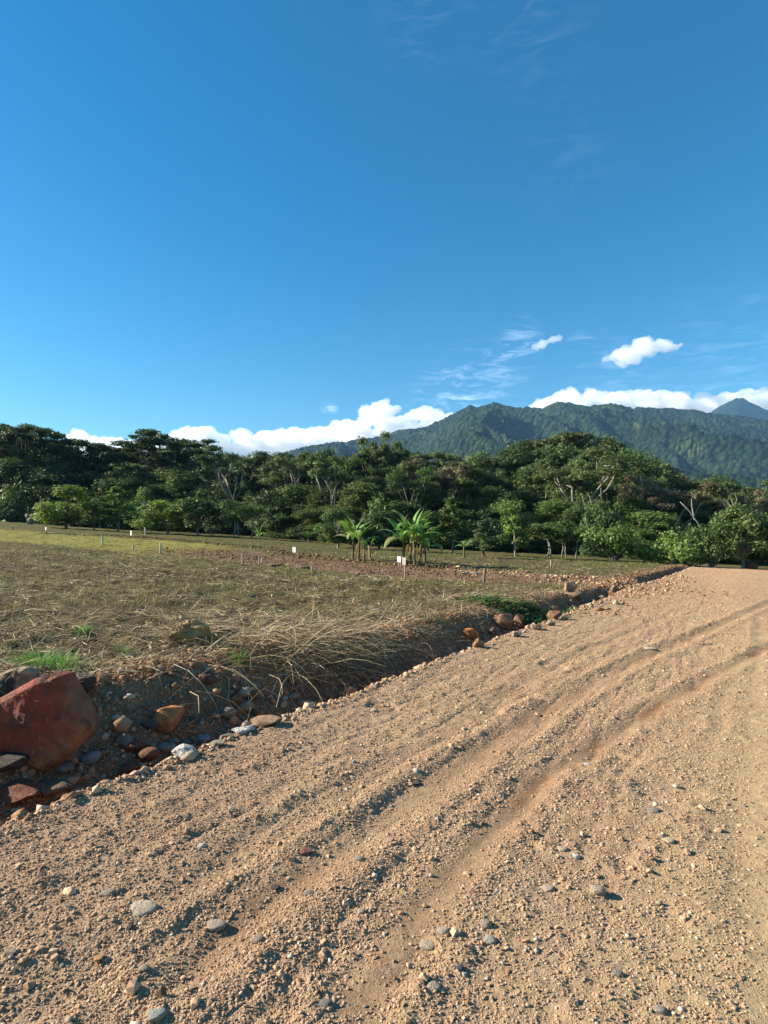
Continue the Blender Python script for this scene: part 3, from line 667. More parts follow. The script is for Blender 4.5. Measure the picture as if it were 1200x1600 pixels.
S(233, 1194, 31, 24, 'round', (.30, .14, .075), 'smooth orange brown flat stone at the ditch edge')
S(205, 1213, 38, 26, 'angular', REDB, 'red brown slab half buried at the road edge')
S(261, 1182, 29, 18, 'round', GREY, 'grey oval cobble beside the white speckled stone', 'cobble')
S(287, 1188, 37, 26, 'angular', WHITE, 'white stone with dark speckles nearer to the camera at the road edge', 'speckled')
S(272, 1165, 16, 13, 'round', GREY, 'small grey cobble below the orange rock', 'cobble')
S(291, 1163, 16, 12, 'round', (.2, .2, .18), 'small dark grey cobble right below the orange rock', 'cobble')
S(264, 1155, 49, 49, 'angular', ORANGE, 'bright orange block of rock in the middle of the ditch', v=1)
S(238, 1150, 26, 22, 'angular', BROWN, 'dull brown stone tucked behind the left of the orange rock')
S(319, 1166, 20, 15, 'round', BLUE, 'blue grey pebble between the two white speckled stones', 'cobble')
S(334, 1162, 14, 10, 'round', GREY, 'tiny grey pebble touching the blue grey pebble', 'cobble')
S(378, 1149, 33, 18, 'angular', WHITE, 'white stone with dark speckles farther along the road edge', 'speckled')
S(358, 1129, 22, 22, 'round', GREY, 'round grey cobble below the orange angular stone', 'cobble')
S(355, 1138, 9, 8, 'round', GREY, 'tiny grey pebble below the round grey cobble', 'cobble')
S(374, 1136, 10, 9, 'round', GREY, 'tiny grey pebble right of the round grey cobble', 'cobble')
S(371, 1110, 25, 26, 'angular', (.36, .17, .09), 'orange brown angular stone leaning on its neighbours in the ditch')
S(384, 1118, 27, 20, 'round', TAN, 'flat tan stone right of the orange brown angular stone')
S(394, 1101, 22, 24, 'angular', BROWN, 'brown upright stone behind the flat tan stone')
S(368, 1092, 16, 16, 'angular', BROWN, 'small brown stone on top of the orange brown one')
S(325, 1078, 28, 22, 'angular', (.24, .12, .08), 'reddish stone stuck in the bank under the straw')
S(259, 1087, 13, 12, 'angular', YEL, 'small yellow stone in the bank above the orange rock')
S(274, 1083, 16, 16, 'angular', YEL, 'yellow brown stone next to the small yellow one')
S(303, 1132, 19, 12, 'round', BROWN, 'oblong brown pebble right of the orange rock')
S(398, 1122, 14, 12, 'round', BROWN, 'little brown pebble right of the flat tan stone')
S(415, 1137, 52, 22, 'angular', (.46, .28, .17), 'long pale orange slab lying on the road edge', depth=.7)
S(355, 1156, 24, 12, 'angular', PALE, 'pale slab on the road edge between the speckled stones', depth=.7)
S(340, 1170, 26, 13, 'angular', PALE, 'pale flat stone at the road edge below the blue pebble', depth=.7)
S(477, 1107, 34, 14, 'angular', TAN, 'pale flat stone in the ditch under the cane heap', depth=.7)
S(459, 1094, 14, 12, 'round', BEIGE, 'small beige pebble in the ditch under the cane heap', 'cobble')
S(602, 1055, 10, 9, 'round', BEIGE, 'small pale pebble at the road edge beside the trailing canes', 'cobble')
S(737, 1002, 23, 22, 'angular', ORANGE, 'orange rock with brown right side in the middle of the bank')
S(748, 1013, 19, 19, 'angular', (.45, .26, .14), 'lighter orange block at the road edge in front of another')
S(788, 984, 34, 28, 'angular', (.36, .19, .11), 'largest orange rock on the bank below the weeds')
S(811, 982, 17, 22, 'angular', (.40, .21, .12), 'upright orange stone right of the largest bank rock')
S(808, 997, 18, 11, 'angular', PALE, 'pale stone at the foot of the bank rocks')
S(770, 993, 18, 15, 'angular', BROWN, 'brown stone left below the largest bank rock')
S(838, 985, 18, 12, 'angular', (.42, .3, .2), 'tan stone at the road edge near the end of the ditch')
S(866, 969, 22, 18, 'angular', (.34, .18, .1), 'orange brown rock near the end of the ditch')
S(860, 978, 15, 10, 'angular', PALE, 'pale stone in front of the rock near the end of the ditch')
S(884, 970, 14, 10, 'angular', PALE, 'pale stone lying farthest along the near ditch')
S(892, 927, 21, 21, 'angular', (.42, .28, .17), 'tan orange rock standing on the field edge by the junction')
S(900, 939, 20, 15, 'angular', BROWN, 'dark brown rock below the standing tan one')
S(938, 938, 13, 9, 'angular', (.45, .3, .18), 'tan rubble block at the left of the junction')
S(955, 930, 12, 9, 'angular', (.38, .22, .12), 'orange rubble block behind the junction')
S(962, 944, 13, 8, 'angular', PALE, 'pale rubble block lying at the junction')
S(726, 898, 12, 6, 'angular', PALE, 'pale flat stone on the brown track left of the dark stake')
S(742, 899, 14, 6, 'angular', PALE, 'pale flat stone on the brown track touching the dark stake')
# earth clods with straw on the bank
S(298, 1016, 66, 50, 'clod', (.48, .33, .15), 'big yellow brown earth clod wrapped in dry straw on the bank', name='earth_clod', sink=.12, cat='earth clod', depth=.55)
S(342, 1000, 38, 28, 'clod', (.16, .075, .05), 'dark red earth clod behind the yellow brown one', name='earth_clod', sink=.2, cat='earth clod')
S(128, 1092, 44, 32, 'clod', (.17, .115, .07), 'rounded crumbly earth clod right above the red boulder', name='earth_clod', sink=.2, cat='earth clod')
S(118, 1098, 9, 7, 'angular', YEL, 'tiny bright orange stone beside the red boulder top')
S(537, 985, 34, 20, 'clod', (.15, .085, .05), 'brown earth clod behind the long canes', name='earth_clod', sink=.2, cat='earth clod')
S(432, 886, 26, 8, 'round', (.13, .10, .05), 'low dark hummock beside the double stakes', name='earth_clod', sink=.3, cat='earth clod')
S(473, 889, 22, 9, 'round', (.14, .10, .05), 'low dark hummock left of the tiny stake', name='earth_clod', sink=.3, cat='earth clod')
# pebbles on the road
def P(px, py, w, h, col, label, kind='round', mat='cobble', **kw):
    stone(px, py, w, h, kind, col, label, mat, 'pebble', sink=.42, depth=.8, **kw)
P(220, 1438, 52, 26, PALE, 'large pale flat pebble on the road at lower left')
P(338, 1455, 32, 20, (.42, .33, .25), 'tan flat stone sunk in the road right of the large pale pebble')
P(14, 1506, 24, 16, PALE, 'pale angular pebble at the lower left edge', 'angular', 'rock')
P(245, 1604, 30, 22, (.36, .36, .31), 'grey green pebble cut by the bottom edge')
P(476, 1341, 27, 15, (.36, .17, .12), 'reddish flat stone beside the wheel rut', 'angular', 'rock')
P(562, 1352, 17, 14, BEIGE, 'pale grey pebble at the rim of the red rut')
P(565, 1432, 15, 15, PALE, 'round cream pebble right of the red rut')
P(508, 1578, 22, 17, (.25, .21, .17), 'dull grey brown stone near the bottom edge')
P(315, 1329, 13, 11, WHITE, 'small white pebble in a cluster left of the ruts')
P(26, 1278, 16, 10, WHITE, 'small whitish pebble close to the ditch at the left edge')
P(252, 1570, 18, 22, (.30, .18, .11), 'upright brown stone near the lower left bottom', 'angular', 'rock')
P(482, 1408, 16, 12, GREY, 'grey pebble in the left side of the red rut')
P(66, 1378, 15, 12, DARK, 'small dark stone on the road at the left')
P(204, 1460, 13, 13, DARK, 'small dark stone right below the large pale pebble')
P(168, 1407, 22, 13, (.36, .30, .22), 'greyish tan stone above the large pale pebble')
P(225, 1530, 18, 14, (.43, .33, .24), 'tan pebble between two boot hollows')
P(402, 1480, 22, 16, (.42, .30, .21), 'tan stone in the road below the red rut')
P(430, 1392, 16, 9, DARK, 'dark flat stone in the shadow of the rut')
P(1045, 1322, 20, 13, (.58, .47, .28), 'yellowish white pebble beside a dark hollow at right')
P(880, 1333, 18, 14, PALE, 'cream pebble left of a small white one')
P(900, 1341, 13, 12, WHITE, 'small white pebble right of the cream one')
P(857, 1391, 20, 14, (.52, .4, .29), 'tan smooth pebble in the middle right of the road')
P(759, 1457, 19, 20, BEIGE, 'upright beige pebble above its twin near the bottom')
P(766, 1479, 22, 18, (.38, .37, .32), 'greenish grey oval pebble just below the upright one')
P(669, 1482, 28, 19, PALE, 'large whitish oval pebble right of the red rut')
P(693, 1467, 20, 15, (.5, .42, .33), 'cream pebble touching the large whitish oval one')
P(677, 1554, 25, 16, BEIGE, 'beige pebble near the bottom centre')
P(934, 1399, 24, 22, (.42, .32, .23), 'tan round stone sunk in gravel at the right')
P(717, 1523, 16, 15, (.10, .12, .16), 'dark blue stone near the bottom centre', 'angular', 'rock')
P(965, 1533, 18, 14, GREY, 'grey pebble at the lower right')
P(1031, 1590, 20, 18, (.38, .33, .27), 'greyish pebble at the bottom right')
P(648, 1226, 20, 8, DARK, 'dark flat stone lying alone between the ruts')
P(690, 1268, 10, 9, TAN, 'small tan pebble right of the dark flat stone')
P(917, 1197, 12, 7, WHITE, 'small white pebble far along the red rut')
P(1022, 1273, 22, 14, GREY, 'flat grey stone in the gravel strip at right')
P(1016, 1017, 20, 5, PALE, 'pale flat stone far up the road')
P(585, 1110, 12, 8, PALE, 'pale pebble alone on the smooth left side of the road')

# ------------------------------------------------------------ trees
def tube(Vs, Fs, pts, rad, ns=6):
    base = len(Vs); n = len(pts)
    for i, p in enumerate(pts):
        d = (pts[min(i + 1, n - 1)] - pts[max(i - 1, 0)]).normalized(); a = d.cross(Vector((.3, 1, .1))).normalized(); b = d.cross(a)
        for k in range(ns):
            t_ = 2 * math.pi * k / ns; Vs.append(p + (a * math.cos(t_) + b * math.sin(t_)) * rad[i])
    for i in range(n - 1):
        for k in range(ns):
            k2 = (k + 1) % ns; Fs.append((base + i * ns + k, base + i * ns + k2, base + (i + 1) * ns + k2, base + (i + 1) * ns + k))
    Vs.append(pts[-1]); t_ = len(Vs) - 1; e = base + (n - 1) * ns
    for k in range(ns): Fs.append((e + k, e + (k + 1) % ns, t_, t_))
def limb(Vs, Fs, a, b, r0, r1, rd, wob=.06, n=5):
    L = (b - a).length; pts = []
    bend = Vector((rd.uniform(-1, 1), rd.uniform(-1, 1), rd.uniform(-.2, .6))) * L * wob
    for i in range(n + 1):
        t_ = i / n; pts.append(a.lerp(b, t_) + bend * math.sin(math.pi * t_) + Vector((rd.uniform(-1, 1), rd.uniform(-1, 1), 0)) * L * .012)
    tube(Vs, Fs, pts, [r0 + (r1 - r0) * i / n for i in range(n + 1)]); return pts
def leaf_cloud(blobs, leaf, dens, g, flat=1.0, shell=.55, up=.5):
    """kite-shaped leaf sprays spread through lobes; blobs: (centre, rx, rz)"""
    VV = []; TT = []
    for (c_, rx, rz) in blobs:
        n = max(30, int(dens * rx * rx)); d = g.normal(size=(n, 3)); d /= np.linalg.norm(d, axis=1)[:, None]
        lump = 1 + .30 * np.sin(d[:, 0] * 5 + c_.x * 3) * np.sin(d[:, 1] * 5 + c_.y * 2) + .18 * np.sin(d[:, 2] * 9 + c_.z * 3 + d[:, 0] * 6)
        rr = (1 - shell * g.uniform(0, 1, n) ** 1.6) * lump
        p = d * rr[:, None] * np.array([rx, rx, rz]) + np.array(c_)
        nrm = d * (1 - up) + g.normal(size=(n, 3)) * .45 + np.array([0, 0, up]); nrm /= np.linalg.norm(nrm, axis=1)[:, None]
        a = np.cross(nrm, g.normal(size=(n, 3))); a /= np.linalg.norm(a, axis=1)[:, None]; b = np.cross(nrm, a)
        L = leaf * g.uniform(.6, 1.35, n)[:, None]; W = L * g.uniform(.38, .62, n)[:, None]
        quad = np.stack([p - a * L * .5, p - b * W * .5 + a * L * .08 - nrm * W * .12, p + a * L * .5, p + b * W * .5 + a * L * .08 - nrm * W * .12], 1)
        VV.append(quad)
        lobe = g.uniform(.7, 1.35)
        tn = np.stack([g.uniform(.5, 1.5, n)] * 3, 1) * lobe; tn[:, 0] *= g.uniform(.85, 1.2, n); TT.append(np.repeat(tn, 4, 0))
    V = np.concatenate(VV).reshape(-1, 3); return V, np.arange(len(V)).reshape(-1, 4), np.concatenate(TT)
def make_tree(kind, seed):
    """unit-height tree meshes (height 1 m x 10 scale): returns trunk mesh, crown mesh, height, width"""
    rd = random.Random(seed); g = np.random.default_rng(seed); Vs, Fs, blobs = [], [], []
    def top(pts, h, r): return pts
    if kind == 'dense':       # broadleaf, full round crown, 12 m
        h = 12; limb(Vs, Fs, Vector((0, 0, -.3)), Vector((rd.uniform(-.4, .4), rd.uniform(-.3, .3), 6)), .28, .2, rd)
        f = Vector((0, 0, 5.2))
        for i in range(11):
            a = i * 2.4 + rd.uniform(-.3, .3); t_ = rd.uniform(0, 1); r_ = 2.9 * math.sin(math.pi * (.25 + .6 * t_)) * rd.uniform(.6, 1.1)
            c_ = Vector((math.cos(a) * r_, math.sin(a) * r_, 4.2 + 6.2 * t_)); rb = rd.uniform(1.15, 1.8); blobs.append((c_, rb, rb * .72)); limb(Vs, Fs, f, c_, .12, .04, rd)
        V = leaf_cloud(blobs, .31, 560, g, shell=.75)
    elif kind == 'umbrella':  # flat tiers on spreading limbs, 14 m
        h = 14; fk = Vector((rd.uniform(-.4, .4), 0, 6)); limb(Vs, Fs, Vector((0, 0, -.3)), fk, .33, .25, rd)
        for i in range(24):
            a = i * 2.4 + rd.uniform(-.4, .4); r_ = 4.9 * math.sqrt((i + .5) / 24); c_ = Vector((math.cos(a) * r_, math.sin(a) * r_, 13.3 - r_ * .34 + rd.uniform(-1.6, .5)))
            rb = rd.uniform(.65, 1.25); blobs.append((c_, rb, rb * .38))
            m_ = fk.lerp(c_, .55) + Vector((0, 0, -.8)); limb(Vs, Fs, fk, m_, .15, .09, rd); limb(Vs, Fs, m_, c_, .09, .03, rd)
            if i % 2 == 0:
                for q_ in range(2):
                    e = c_ + Vector((rd.uniform(-1.5, 1.5), rd.uniform(-1.5, 1.5), -.9 - rd.uniform(0, 2.2))); blobs.append((e, rd.uniform(.7, 1.1), .26)); limb(Vs, Fs, m_, e, .06, .02, rd)
        V = leaf_cloud(blobs, .28, 600, g, shell=.9, up=.5)
    elif kind == 'loose':     # pale limbs showing through an open crown, 13 m
        h = 13; fk = Vector((rd.uniform(-.5, .5), 0, 4.6)); limb(Vs, Fs, Vector((0, 0, -.3)), fk, .27, .2, rd)
        for i in range(5):
            a = i * 1.257 + rd.uniform(-.4, .4); r_ = rd.uniform(1.2, 2.4); m_ = Vector((math.cos(a) * r_, math.sin(a) * r_, rd.uniform(7.5, 9.2))); limb(Vs, Fs, fk, m_, .15, .09, rd, .1)
            for j in range(4):
                b_ = a + rd.uniform(-1.2, 1.2); c_ = m_ + Vector((math.cos(b_) * rd.uniform(.6, 2.2), math.sin(b_) * rd.uniform(.6, 2.2), rd.uniform(.4, 3.6))); limb(Vs, Fs, m_, c_, .07, .02, rd, .1)
                rb = rd.uniform(.7, 1.25); blobs.append((c_, rb, rb * .5))
        V = leaf_cloud(blobs, .27, 460, g, shell=.85)
    elif kind == 'bushy':     # small tree branching near the ground, 5 m
        h = 5; f = Vector((0, 0, .7)); limb(Vs, Fs, Vector((0, 0, -.2)), f, .13, .11, rd)
        for i in range(19):
            a = i * 2.4 + rd.uniform(-.3, .3); t_ = rd.uniform(0, 1); r_ = 2.0 * math.sin(math.pi * (.34 + .56 * t_)) * rd.uniform(.5, 1.05)
            c_ = Vector((math.cos(a) * r_, math.sin(a) * r_, .95 + 3.3 * t_)); rb = rd.uniform(.6, .95); blobs.append((c_, rb, rb * .72)); limb(Vs, Fs, f, c_, .06, .02, rd)
        V = leaf_cloud(blobs, .23, 800, g)
    elif kind == 'column':    # upright young tree with big leaves, thin trunk, 6 m
        h = 6; limb(Vs, Fs, Vector((0, 0, -.2)), Vector((0, 0, 5.4)), .09, .03, rd, .03)
        for i in range(12):
            t_ = i / 11; a = i * 2.4; r_ = (1.15 * (1 - t_) + .15) * rd.uniform(.5, 1); c_ = Vector((math.cos(a) * r_, math.sin(a) * r_, 1.5 + 4.1 * t_)); rb = rd.uniform(.42, .66) * (1.1 - .3 * t_)
            blobs.append((c_, rb, rb * .8)); limb(Vs, Fs, Vector((0, 0, c_.z - .3)), c_, .035, .015, rd)
        V = leaf_cloud(blobs, .30, 620, g, shell=.8)
    elif kind == 'young':     # small trees with bare thin trunks under a flat-bottomed crown, 5 m
        h = 5
        for k in range(3):
            b0 = Vector((rd.uniform(-.7, .7), rd.uniform(-.4, .4), -.2)); f = b0 + Vector((rd.uniform(-.2, .2), 0, 2.2)); limb(Vs, Fs, b0, f, .06, .04, rd)
            for i in range(4):
                c_ = f + Vector((rd.uniform(-1, 1), rd.uniform(-1, 1), rd.uniform(.2, 2.0))); rb = rd.uniform(.5, .8); blobs.append((c_, rb, rb * .7)); limb(Vs, Fs, f, c_, .035, .012, rd)
        V = leaf_cloud(blobs, .22, 750, g, shell=.7)
    elif kind == 'bush':      # low dense shrub, 3 m
        h = 3
        for i in range(11):
            a = i * 2.4; r_ = 1.5 * math.sqrt(i / 11); c_ = Vector((math.cos(a) * r_, math.sin(a) * r_, rd.uniform(.5, 2.2) * (1 - .25 * r_ / 1.5))); rb = rd.uniform(.6, .9); blobs.append((c_, rb, rb * .8)); limb(Vs, Fs, Vector((0, 0, -.1)), c_, .05, .015, rd)
        V = leaf_cloud(blobs, .2, 750, g)
    elif kind == 'vine':      # tall vine-hung mass of hanging lobes, 12 m
        h = 12; limb(Vs, Fs, Vector((0, 0, -.3)), Vector((0, 0, 10)), .25, .1, rd)
        for i in range(17):
            t_ = i / 16; a = i * 2.4; r_ = (2.0 - 1.0 * t_) * rd.uniform(.5, 1.0); c_ = Vector((math.cos(a) * r_, math.sin(a) * r_, 1.4 + 9.6 * t_)); rb = rd.uniform(.9, 1.4); blobs.append((c_, rb, rb * rd.uniform(.8, 1.3))); limb(Vs, Fs, Vector((0, 0, c_.z - .6)), c_, .06, .03, rd)
        V = leaf_cloud(blobs, .29, 560, g, shell=.5)
    LV, LF, LT = V; sc = 1.0 / h
    tv = np.array([v[:] for v in Vs]); 
    me_t = bpy.data.meshes.new('trunk'); me_t.from_pydata([v for v in (tv * sc).tolist()], [], [tuple(dict.fromkeys(f)) for f in Fs]); me_t.materials.append(M['bark'])
    for p in me_t.polygons: p.use_smooth = True
    me_c = np_mesh('crown', LV * sc, LF, M['leaf'], False, None, LT)
    W_ = (np.percentile(LV[:, 0], 98) - np.percentile(LV[:, 0], 2)) * sc; Ht = np.percentile(LV[:, 2], 99.3) * sc
    return me_t, me_c, Ht, W_
TV = {k: [make_tree(k, 40 + 13 * i + hash_) for i in range(n)] for k, n, hash_ in
      (('dense', 4, 1), ('umbrella', 3, 2), ('loose', 3, 3), ('bushy', 3, 4), ('column', 2, 5), ('young', 2, 6), ('bush', 2, 7), ('vine', 2, 8))}
GREEN_D = (.052, .082, .026); GREEN_M = (.088, .132, .036); GREEN_Y = (.17, .225, .042); OLIVE = (.088, .115, .038); BRN = (.17, .145, .09); GREEN_B = (.115, .185, .042); GREEN_G = (.095, .135, .062)
BK_D = (.11, .09, .07); BK_P = (.24, .22, .185); BK_M = (.26, .22, .18)
NAMES = {'dense': 'broadleaf_tree', 'umbrella': 'flat_topped_tree', 'loose': 'open_crowned_tree', 'bushy': 'bushy_tree', 'column': 'young_upright_tree', 'young': 'thin_trunked_tree', 'bush': 'shrub', 'vine': 'vine_covered_tree'}
cnt = 0
def plant_tree(kind, x, y, z, height, width, col, bark, label, group=None, rz=None, lean=(0, 0)):
    global cnt; cnt += 1
    mt, mc, Ht, Wd = TV[kind][cnt % len(TV[kind])]
    e = empty(NAMES[kind], (x, y, z), rz if rz is not None else (cnt * 2.399) % 6.28)
    if lean != (0, 0): e.rotation_euler = (lean[0], lean[1], 0)
    sz = height / Ht; sx = width / Wd; e.scale = (sx, sx, sz)
    a = link('trunk', mt, e); a.color = (*bark, 1); b = link('crown', mc, e); j = .9 + .2 * ((cnt * .618) % 1); b.color = (col[0] * j, col[1] * j, col[2] * j, 1)
    tag(e, label, 'shrub' if kind == 'bush' else 'tree', group); return e
def tree_px(kind, px, pyb, top, w, col, bark, label, group=None, extra=0, **kw):
    """stand a tree where the photograph shows it; extra pushes it back behind the wood's edge"""
    if extra == 0: x, y, z = pixel(px, pyb)
    else:
        u = (px - CX) / F; y = float(tree_d(u)) + extra; x = u * y; z = float(H(x, y))
    zt = EYE + (HY - top) / F * y
    return plant_tree(kind, x, y, z, zt - z, w * y / F, col, bark, label, group, **kw)
T = tree_px
# front row, left to right
T('bushy', 25, 815, 783, 62, GREEN_G, BK_D, 'dull green bushy tree in shade at the far left behind the earth mound')
T('bushy', 104, 826, 760, 76, GREEN_Y, BK_D, 'yellow green spreading low tree standing in front at the left')
T('column', 146, 828, 786, 28, GREEN_M, BK_D, 'slim small tree just right of the yellow green spreading one')
T('column', 183, 830, 762, 50, GREEN_B, BK_M, 'loose bright leafy tree left of its twin, left of the two white markers')
T('bushy', 220, 830, 763, 46, GREEN_B, BK_M, 'taller bright leafy tree behind the white marker post')
T('bushy', 262, 834, 784, 76, GREEN_Y, BK_M, 'broad yellow green bushy tree at the left third of the field edge')
T('bushy', 308, 836, 779, 66, GREEN_M, BK_M, 'deep green bushy tree joined to the right of the broad yellow green one')
T('young', 380, 840, 783, 66, GREEN_M, BK_P, 'round green tree with pale thin trunk over a dark gap')
T('bushy', 425, 840, 770, 58, GREEN_D, BK_M, 'darker taller tree behind the white board at left')
T('young', 455, 842, 784, 84, GREEN_G, BK_M, 'wide grey green leafy tree above the small palm')
T('bushy', 528, 856, 796, 66, GREEN_M, BK_M, 'green round tree behind the left banana clump')
T('bushy', 592, 858, 800, 60, GREEN_D, BK_D, 'dark green tree in the gap between the two banana clumps')
T('column', 668, 862, 800, 50, GREEN_B, BK_M, 'bright leafy tree right behind the large banana clump')
T('column', 705, 864, 780, 52, GREEN_M, BK_P, 'tall upright large leaved tree with thin pale trunk right of the bananas')
T('column', 757, 870, 812, 50, GREEN_G, BK_D, 'small leafy tree beside the single young banana')
T('column', 805, 869, 785, 44, GREEN_B, BK_M, 'bright upright tree with foliage hanging to the ground')
T('young', 848, 871, 815, 62, GREEN_M, BK_P, 'small tree with four thin pale trunks at the field edge')
T('young', 891, 872, 816, 54, GREEN_B, BK_P, 'green tree with two thin trunks left of the bright round bush')
T('bush', 958, 877, 820, 86, GREEN_B, BK_M, 'large bright round bush in front of the pale forked trunk tree')
T('bush', 1062, 882, 834, 80, GREEN_B, BK_M, 'bright green bush where the road meets the wood')
T('bush', 1112, 886, 815, 64, GREEN_M, BK_M, 'dense green bush right above the end of the road')
T('bushy', 1160, 888, 792, 74, GREEN_M, BK_M, 'leafy green tree behind the reddish mound at right')
T('bushy', 1212, 890, 800, 74, GREEN_D, BK_M, 'darker leafy tree cut by the right edge')
# notable trees in the wood
T('umbrella', 35, 0, 664, 112, GREEN_D, BK_D, 'flat topped dark tree tallest at the far left skyline', extra=16)
T('umbrella', 120, 0, 688, 100, GREEN_D, BK_D, 'tiered dark tree with cloud showing through its crown at left', extra=20)
T('umbrella', 266, 0, 680, 132, GREEN_D, BK_D, 'broad umbrella crowned tree standing against the white cloud', extra=22)
T('loose', 364, 0, 702, 96, GREEN_D, BK_P, 'dark crowned tree with pale branching trunks left of centre', extra=8)
T('loose', 455, 0, 706, 80, OLIVE, BK_P, 'olive tree with a pair of pale upright limbs', extra=10)
T('loose', 518, 0, 712, 70, GREEN_M, BK_P, 'slender pale stemmed tree above the left banana clump', extra=7)
T('loose', 597, 0, 681, 66, OLIVE, BK_P, 'thin crowned tree with bare pale branches rising above the centre skyline', extra=24)
T('loose', 641, 0, 722, 72, GREEN_M, BK_P, 'tree with forked pale trunk above the large banana clump', extra=8)
T('loose', 682, 0, 722, 84, BRN, BK_P, 'pinkish brown tiered tree in the middle of the wood', extra=12)
T('loose', 760, 0, 738, 60, OLIVE, BK_P, 'greyish open tree right of the pinkish brown one', extra=12)
T('umbrella', 905, 0, 681, 122, OLIVE, BK_M, 'highest broad olive crown on the right skyline', extra=40)
T('umbrella', 838, 0, 690, 96, OLIVE, BK_M, 'olive crown stepping down left of the highest one on the skyline', extra=40)
T('loose', 915, 0, 708, 128, OLIVE, BK_P, 'big open olive tree with white forked trunk right of centre', extra=5)
T('loose', 1000, 0, 745, 62, BRN, BK_P, 'brownish open tree with a thin straight pale stem', extra=6)
T('loose', 1062, 0, 756, 84, BRN, BK_P, 'brown flat crowned tree beside the long leaning white trunk', extra=7)
T('loose', 1150, 0, 752, 84, OLIVE, BK_P, 'open olive tree with pale kinked limbs near the right edge', extra=10)
T('loose', 1178, 0, 768, 46, BRN, BK_P, 'rusty brown crowned small tree at the right edge', extra=6)
# bare pale trunks seen in front of the dark wood
def bare(pxs, r, label, fork=None, extra=3.0):
    r = r * .6
    u = (pxs[0][0] - CX) / F; y = float(tree_d(u)) + extra; Vs, Fs = [], []
    base = Vector((u * y, y, float(H(u * y, y))))
    def w(p): return Vector(((p[0] - CX) / F * y, y, EYE + (HY - p[1]) / F * y)) - base
    pts = [w(p) for p in pxs]; first = Vector((pts[0].x, 0, -.2)); pts = [first] + pts if pts[0].z > .5 else pts
    tube(Vs, Fs, [p + Vector((0, .25 * math.sin(i * 1.3), 0)) for i, p in enumerate(pts)], [r * (1 - .85 * i / len(pts)) for i in range(len(pts))], 7)
    e = empty('dead_tree', base); 
    me = bpy.data.meshes.new('trunk'); me.from_pydata([v[:] for v in Vs], [], [tuple(dict.fromkeys(f)) for f in Fs]); me.materials.append(M['bark'])
    for p in me.polygons: p.use_smooth = True
    o = link('trunk', me, e); o.color = (*BK_P, 1)
    for f in fork or []:
        Vs, Fs = [], []; fp = [w(p) + Vector((0, .3 * i, 0)) for i, p in enumerate(f)]; tube(Vs, Fs, fp, [r * (.6 - .52 * i / len(fp)) for i in range(len(fp))], 6)
        me = bpy.data.meshes.new('branch'); me.from_pydata([v[:] for v in Vs], [], [tuple(dict.fromkeys(q_)) for q_ in Fs]); me.materials.append(M['bark'])
        for p in me.polygons: p.use_smooth = True
        o = link('branch', me, e); o.color = (*BK_P, 1)
    tag(e, label, 'tree trunk')
bare([(914, 868), (914, 828), (916, 800), (912, 785), (909, 777)], .22, 'white forked bare trunk standing left of the bright round bush', [[(916, 800), (925, 788), (932, 780)], [(925, 788), (922, 774), (918, 768)]], 1.5)
bare([(1118, 868), (1104, 842), (1090, 818), (1075, 798), (1063, 784)], .24, 'long white trunk leaning left above the end of the road', [[(1085, 812), (1083, 790), (1085, 778)]], 1.5)
bare([(948, 868), (946, 800), (940, 780), (938, 762)], .16, 'pale upright limb above the bright round bush', [[(946, 800), (951, 785), (950, 770)], [(941, 795), (930, 783), (920, 770)]], 4)
bare([(1000, 868), (1000, 800), (1001, 775), (999, 745)], .13, 'thin straight pale stem right of the bright round bush', [[(1001, 775), (1006, 760), (1004, 742)]], 4)
bare([(642, 855), (641, 800), (636, 780), (630, 762)], .15, 'pale kinked bare trunk above the large banana clump', [[(640, 790), (646, 772), (648, 760)]], 4)
bare([(518, 848), (519, 795), (516, 778), (518, 766)], .12, 'left one of two close pale stems above the left banana clump', None, 3)
bare([(524, 848), (522, 795), (523, 778), (524, 766)], .12, 'right one of two close pale stems above the left banana clump', None, 3)
bare([(364, 838), (364, 780), (370, 750), (372, 735)], .16, 'pale forked trunk in the dark wood above the pale trunked round tree', [[(364, 780), (355, 760), (345, 742)], [(366, 770), (380, 745), (390, 728)]], 4)
bare([(462, 845), (461, 760), (460, 740), (464, 728)], .13, 'pale upright trunk high in the wood left of centre', [[(460, 748), (455, 738), (450, 730)]], 6)
bare([(1146, 875), (1146, 800), (1148, 790), (1140, 778)], .15, 'short pale limb near the right edge of the wood', [[(1148, 790), (1154, 780), (1152, 770)]], 3)

# filling of the wood, row by row
SKY_X = np.array([-200, 0, 50, 100, 150, 200, 260, 325, 350, 400, 450, 500, 550, 600, 650, 700, 760, 800, 850, 900, 950, 1000, 1050, 1100, 1150, 1200, 1400])
SKY_Y = np.array([690, 676, 680, 698, 714, 702, 700, 704, 710, 709, 716, 713, 704, 700, 710, 718, 708, 700, 694, 689, 693, 708, 735, 747, 757, 768, 780])
LM = [(25, 'the far left shaded tree'), (104, 'the yellow green spreading tree'), (183, 'the leafy twin trees'), (266, 'the umbrella crowned tree'), (320, 'the deep green bushy tree'),
      (380, 'the pale trunked round tree'), (455, 'the wide grey green tree'), (520, 'the left banana clump'), (592, 'the gap between banana clumps'), (650, 'the large banana clump'), (705, 'the large leaved upright tree'),
      (757, 'the lone young banana'), (805, 'the bright upright tree'), (848, 'the four thin trunks'), (905, 'the white forked trunk'), (958, 'the bright round bush'), (1010, 'the thin straight stem'),
      (1062, 'the leaning white trunk'), (1112, 'the end of the road'), (1165, 'the reddish mound'), (1215, 'the tree at the right edge')]
ADJ = {'dense': 'dense round tree', 'vine': 'vine hung tree', 'loose': 'open pale limbed tree', 'umbrella': 'flat crowned tree', 'bush': 'dark undergrowth shrub', 'column': 'slim upright tree'}
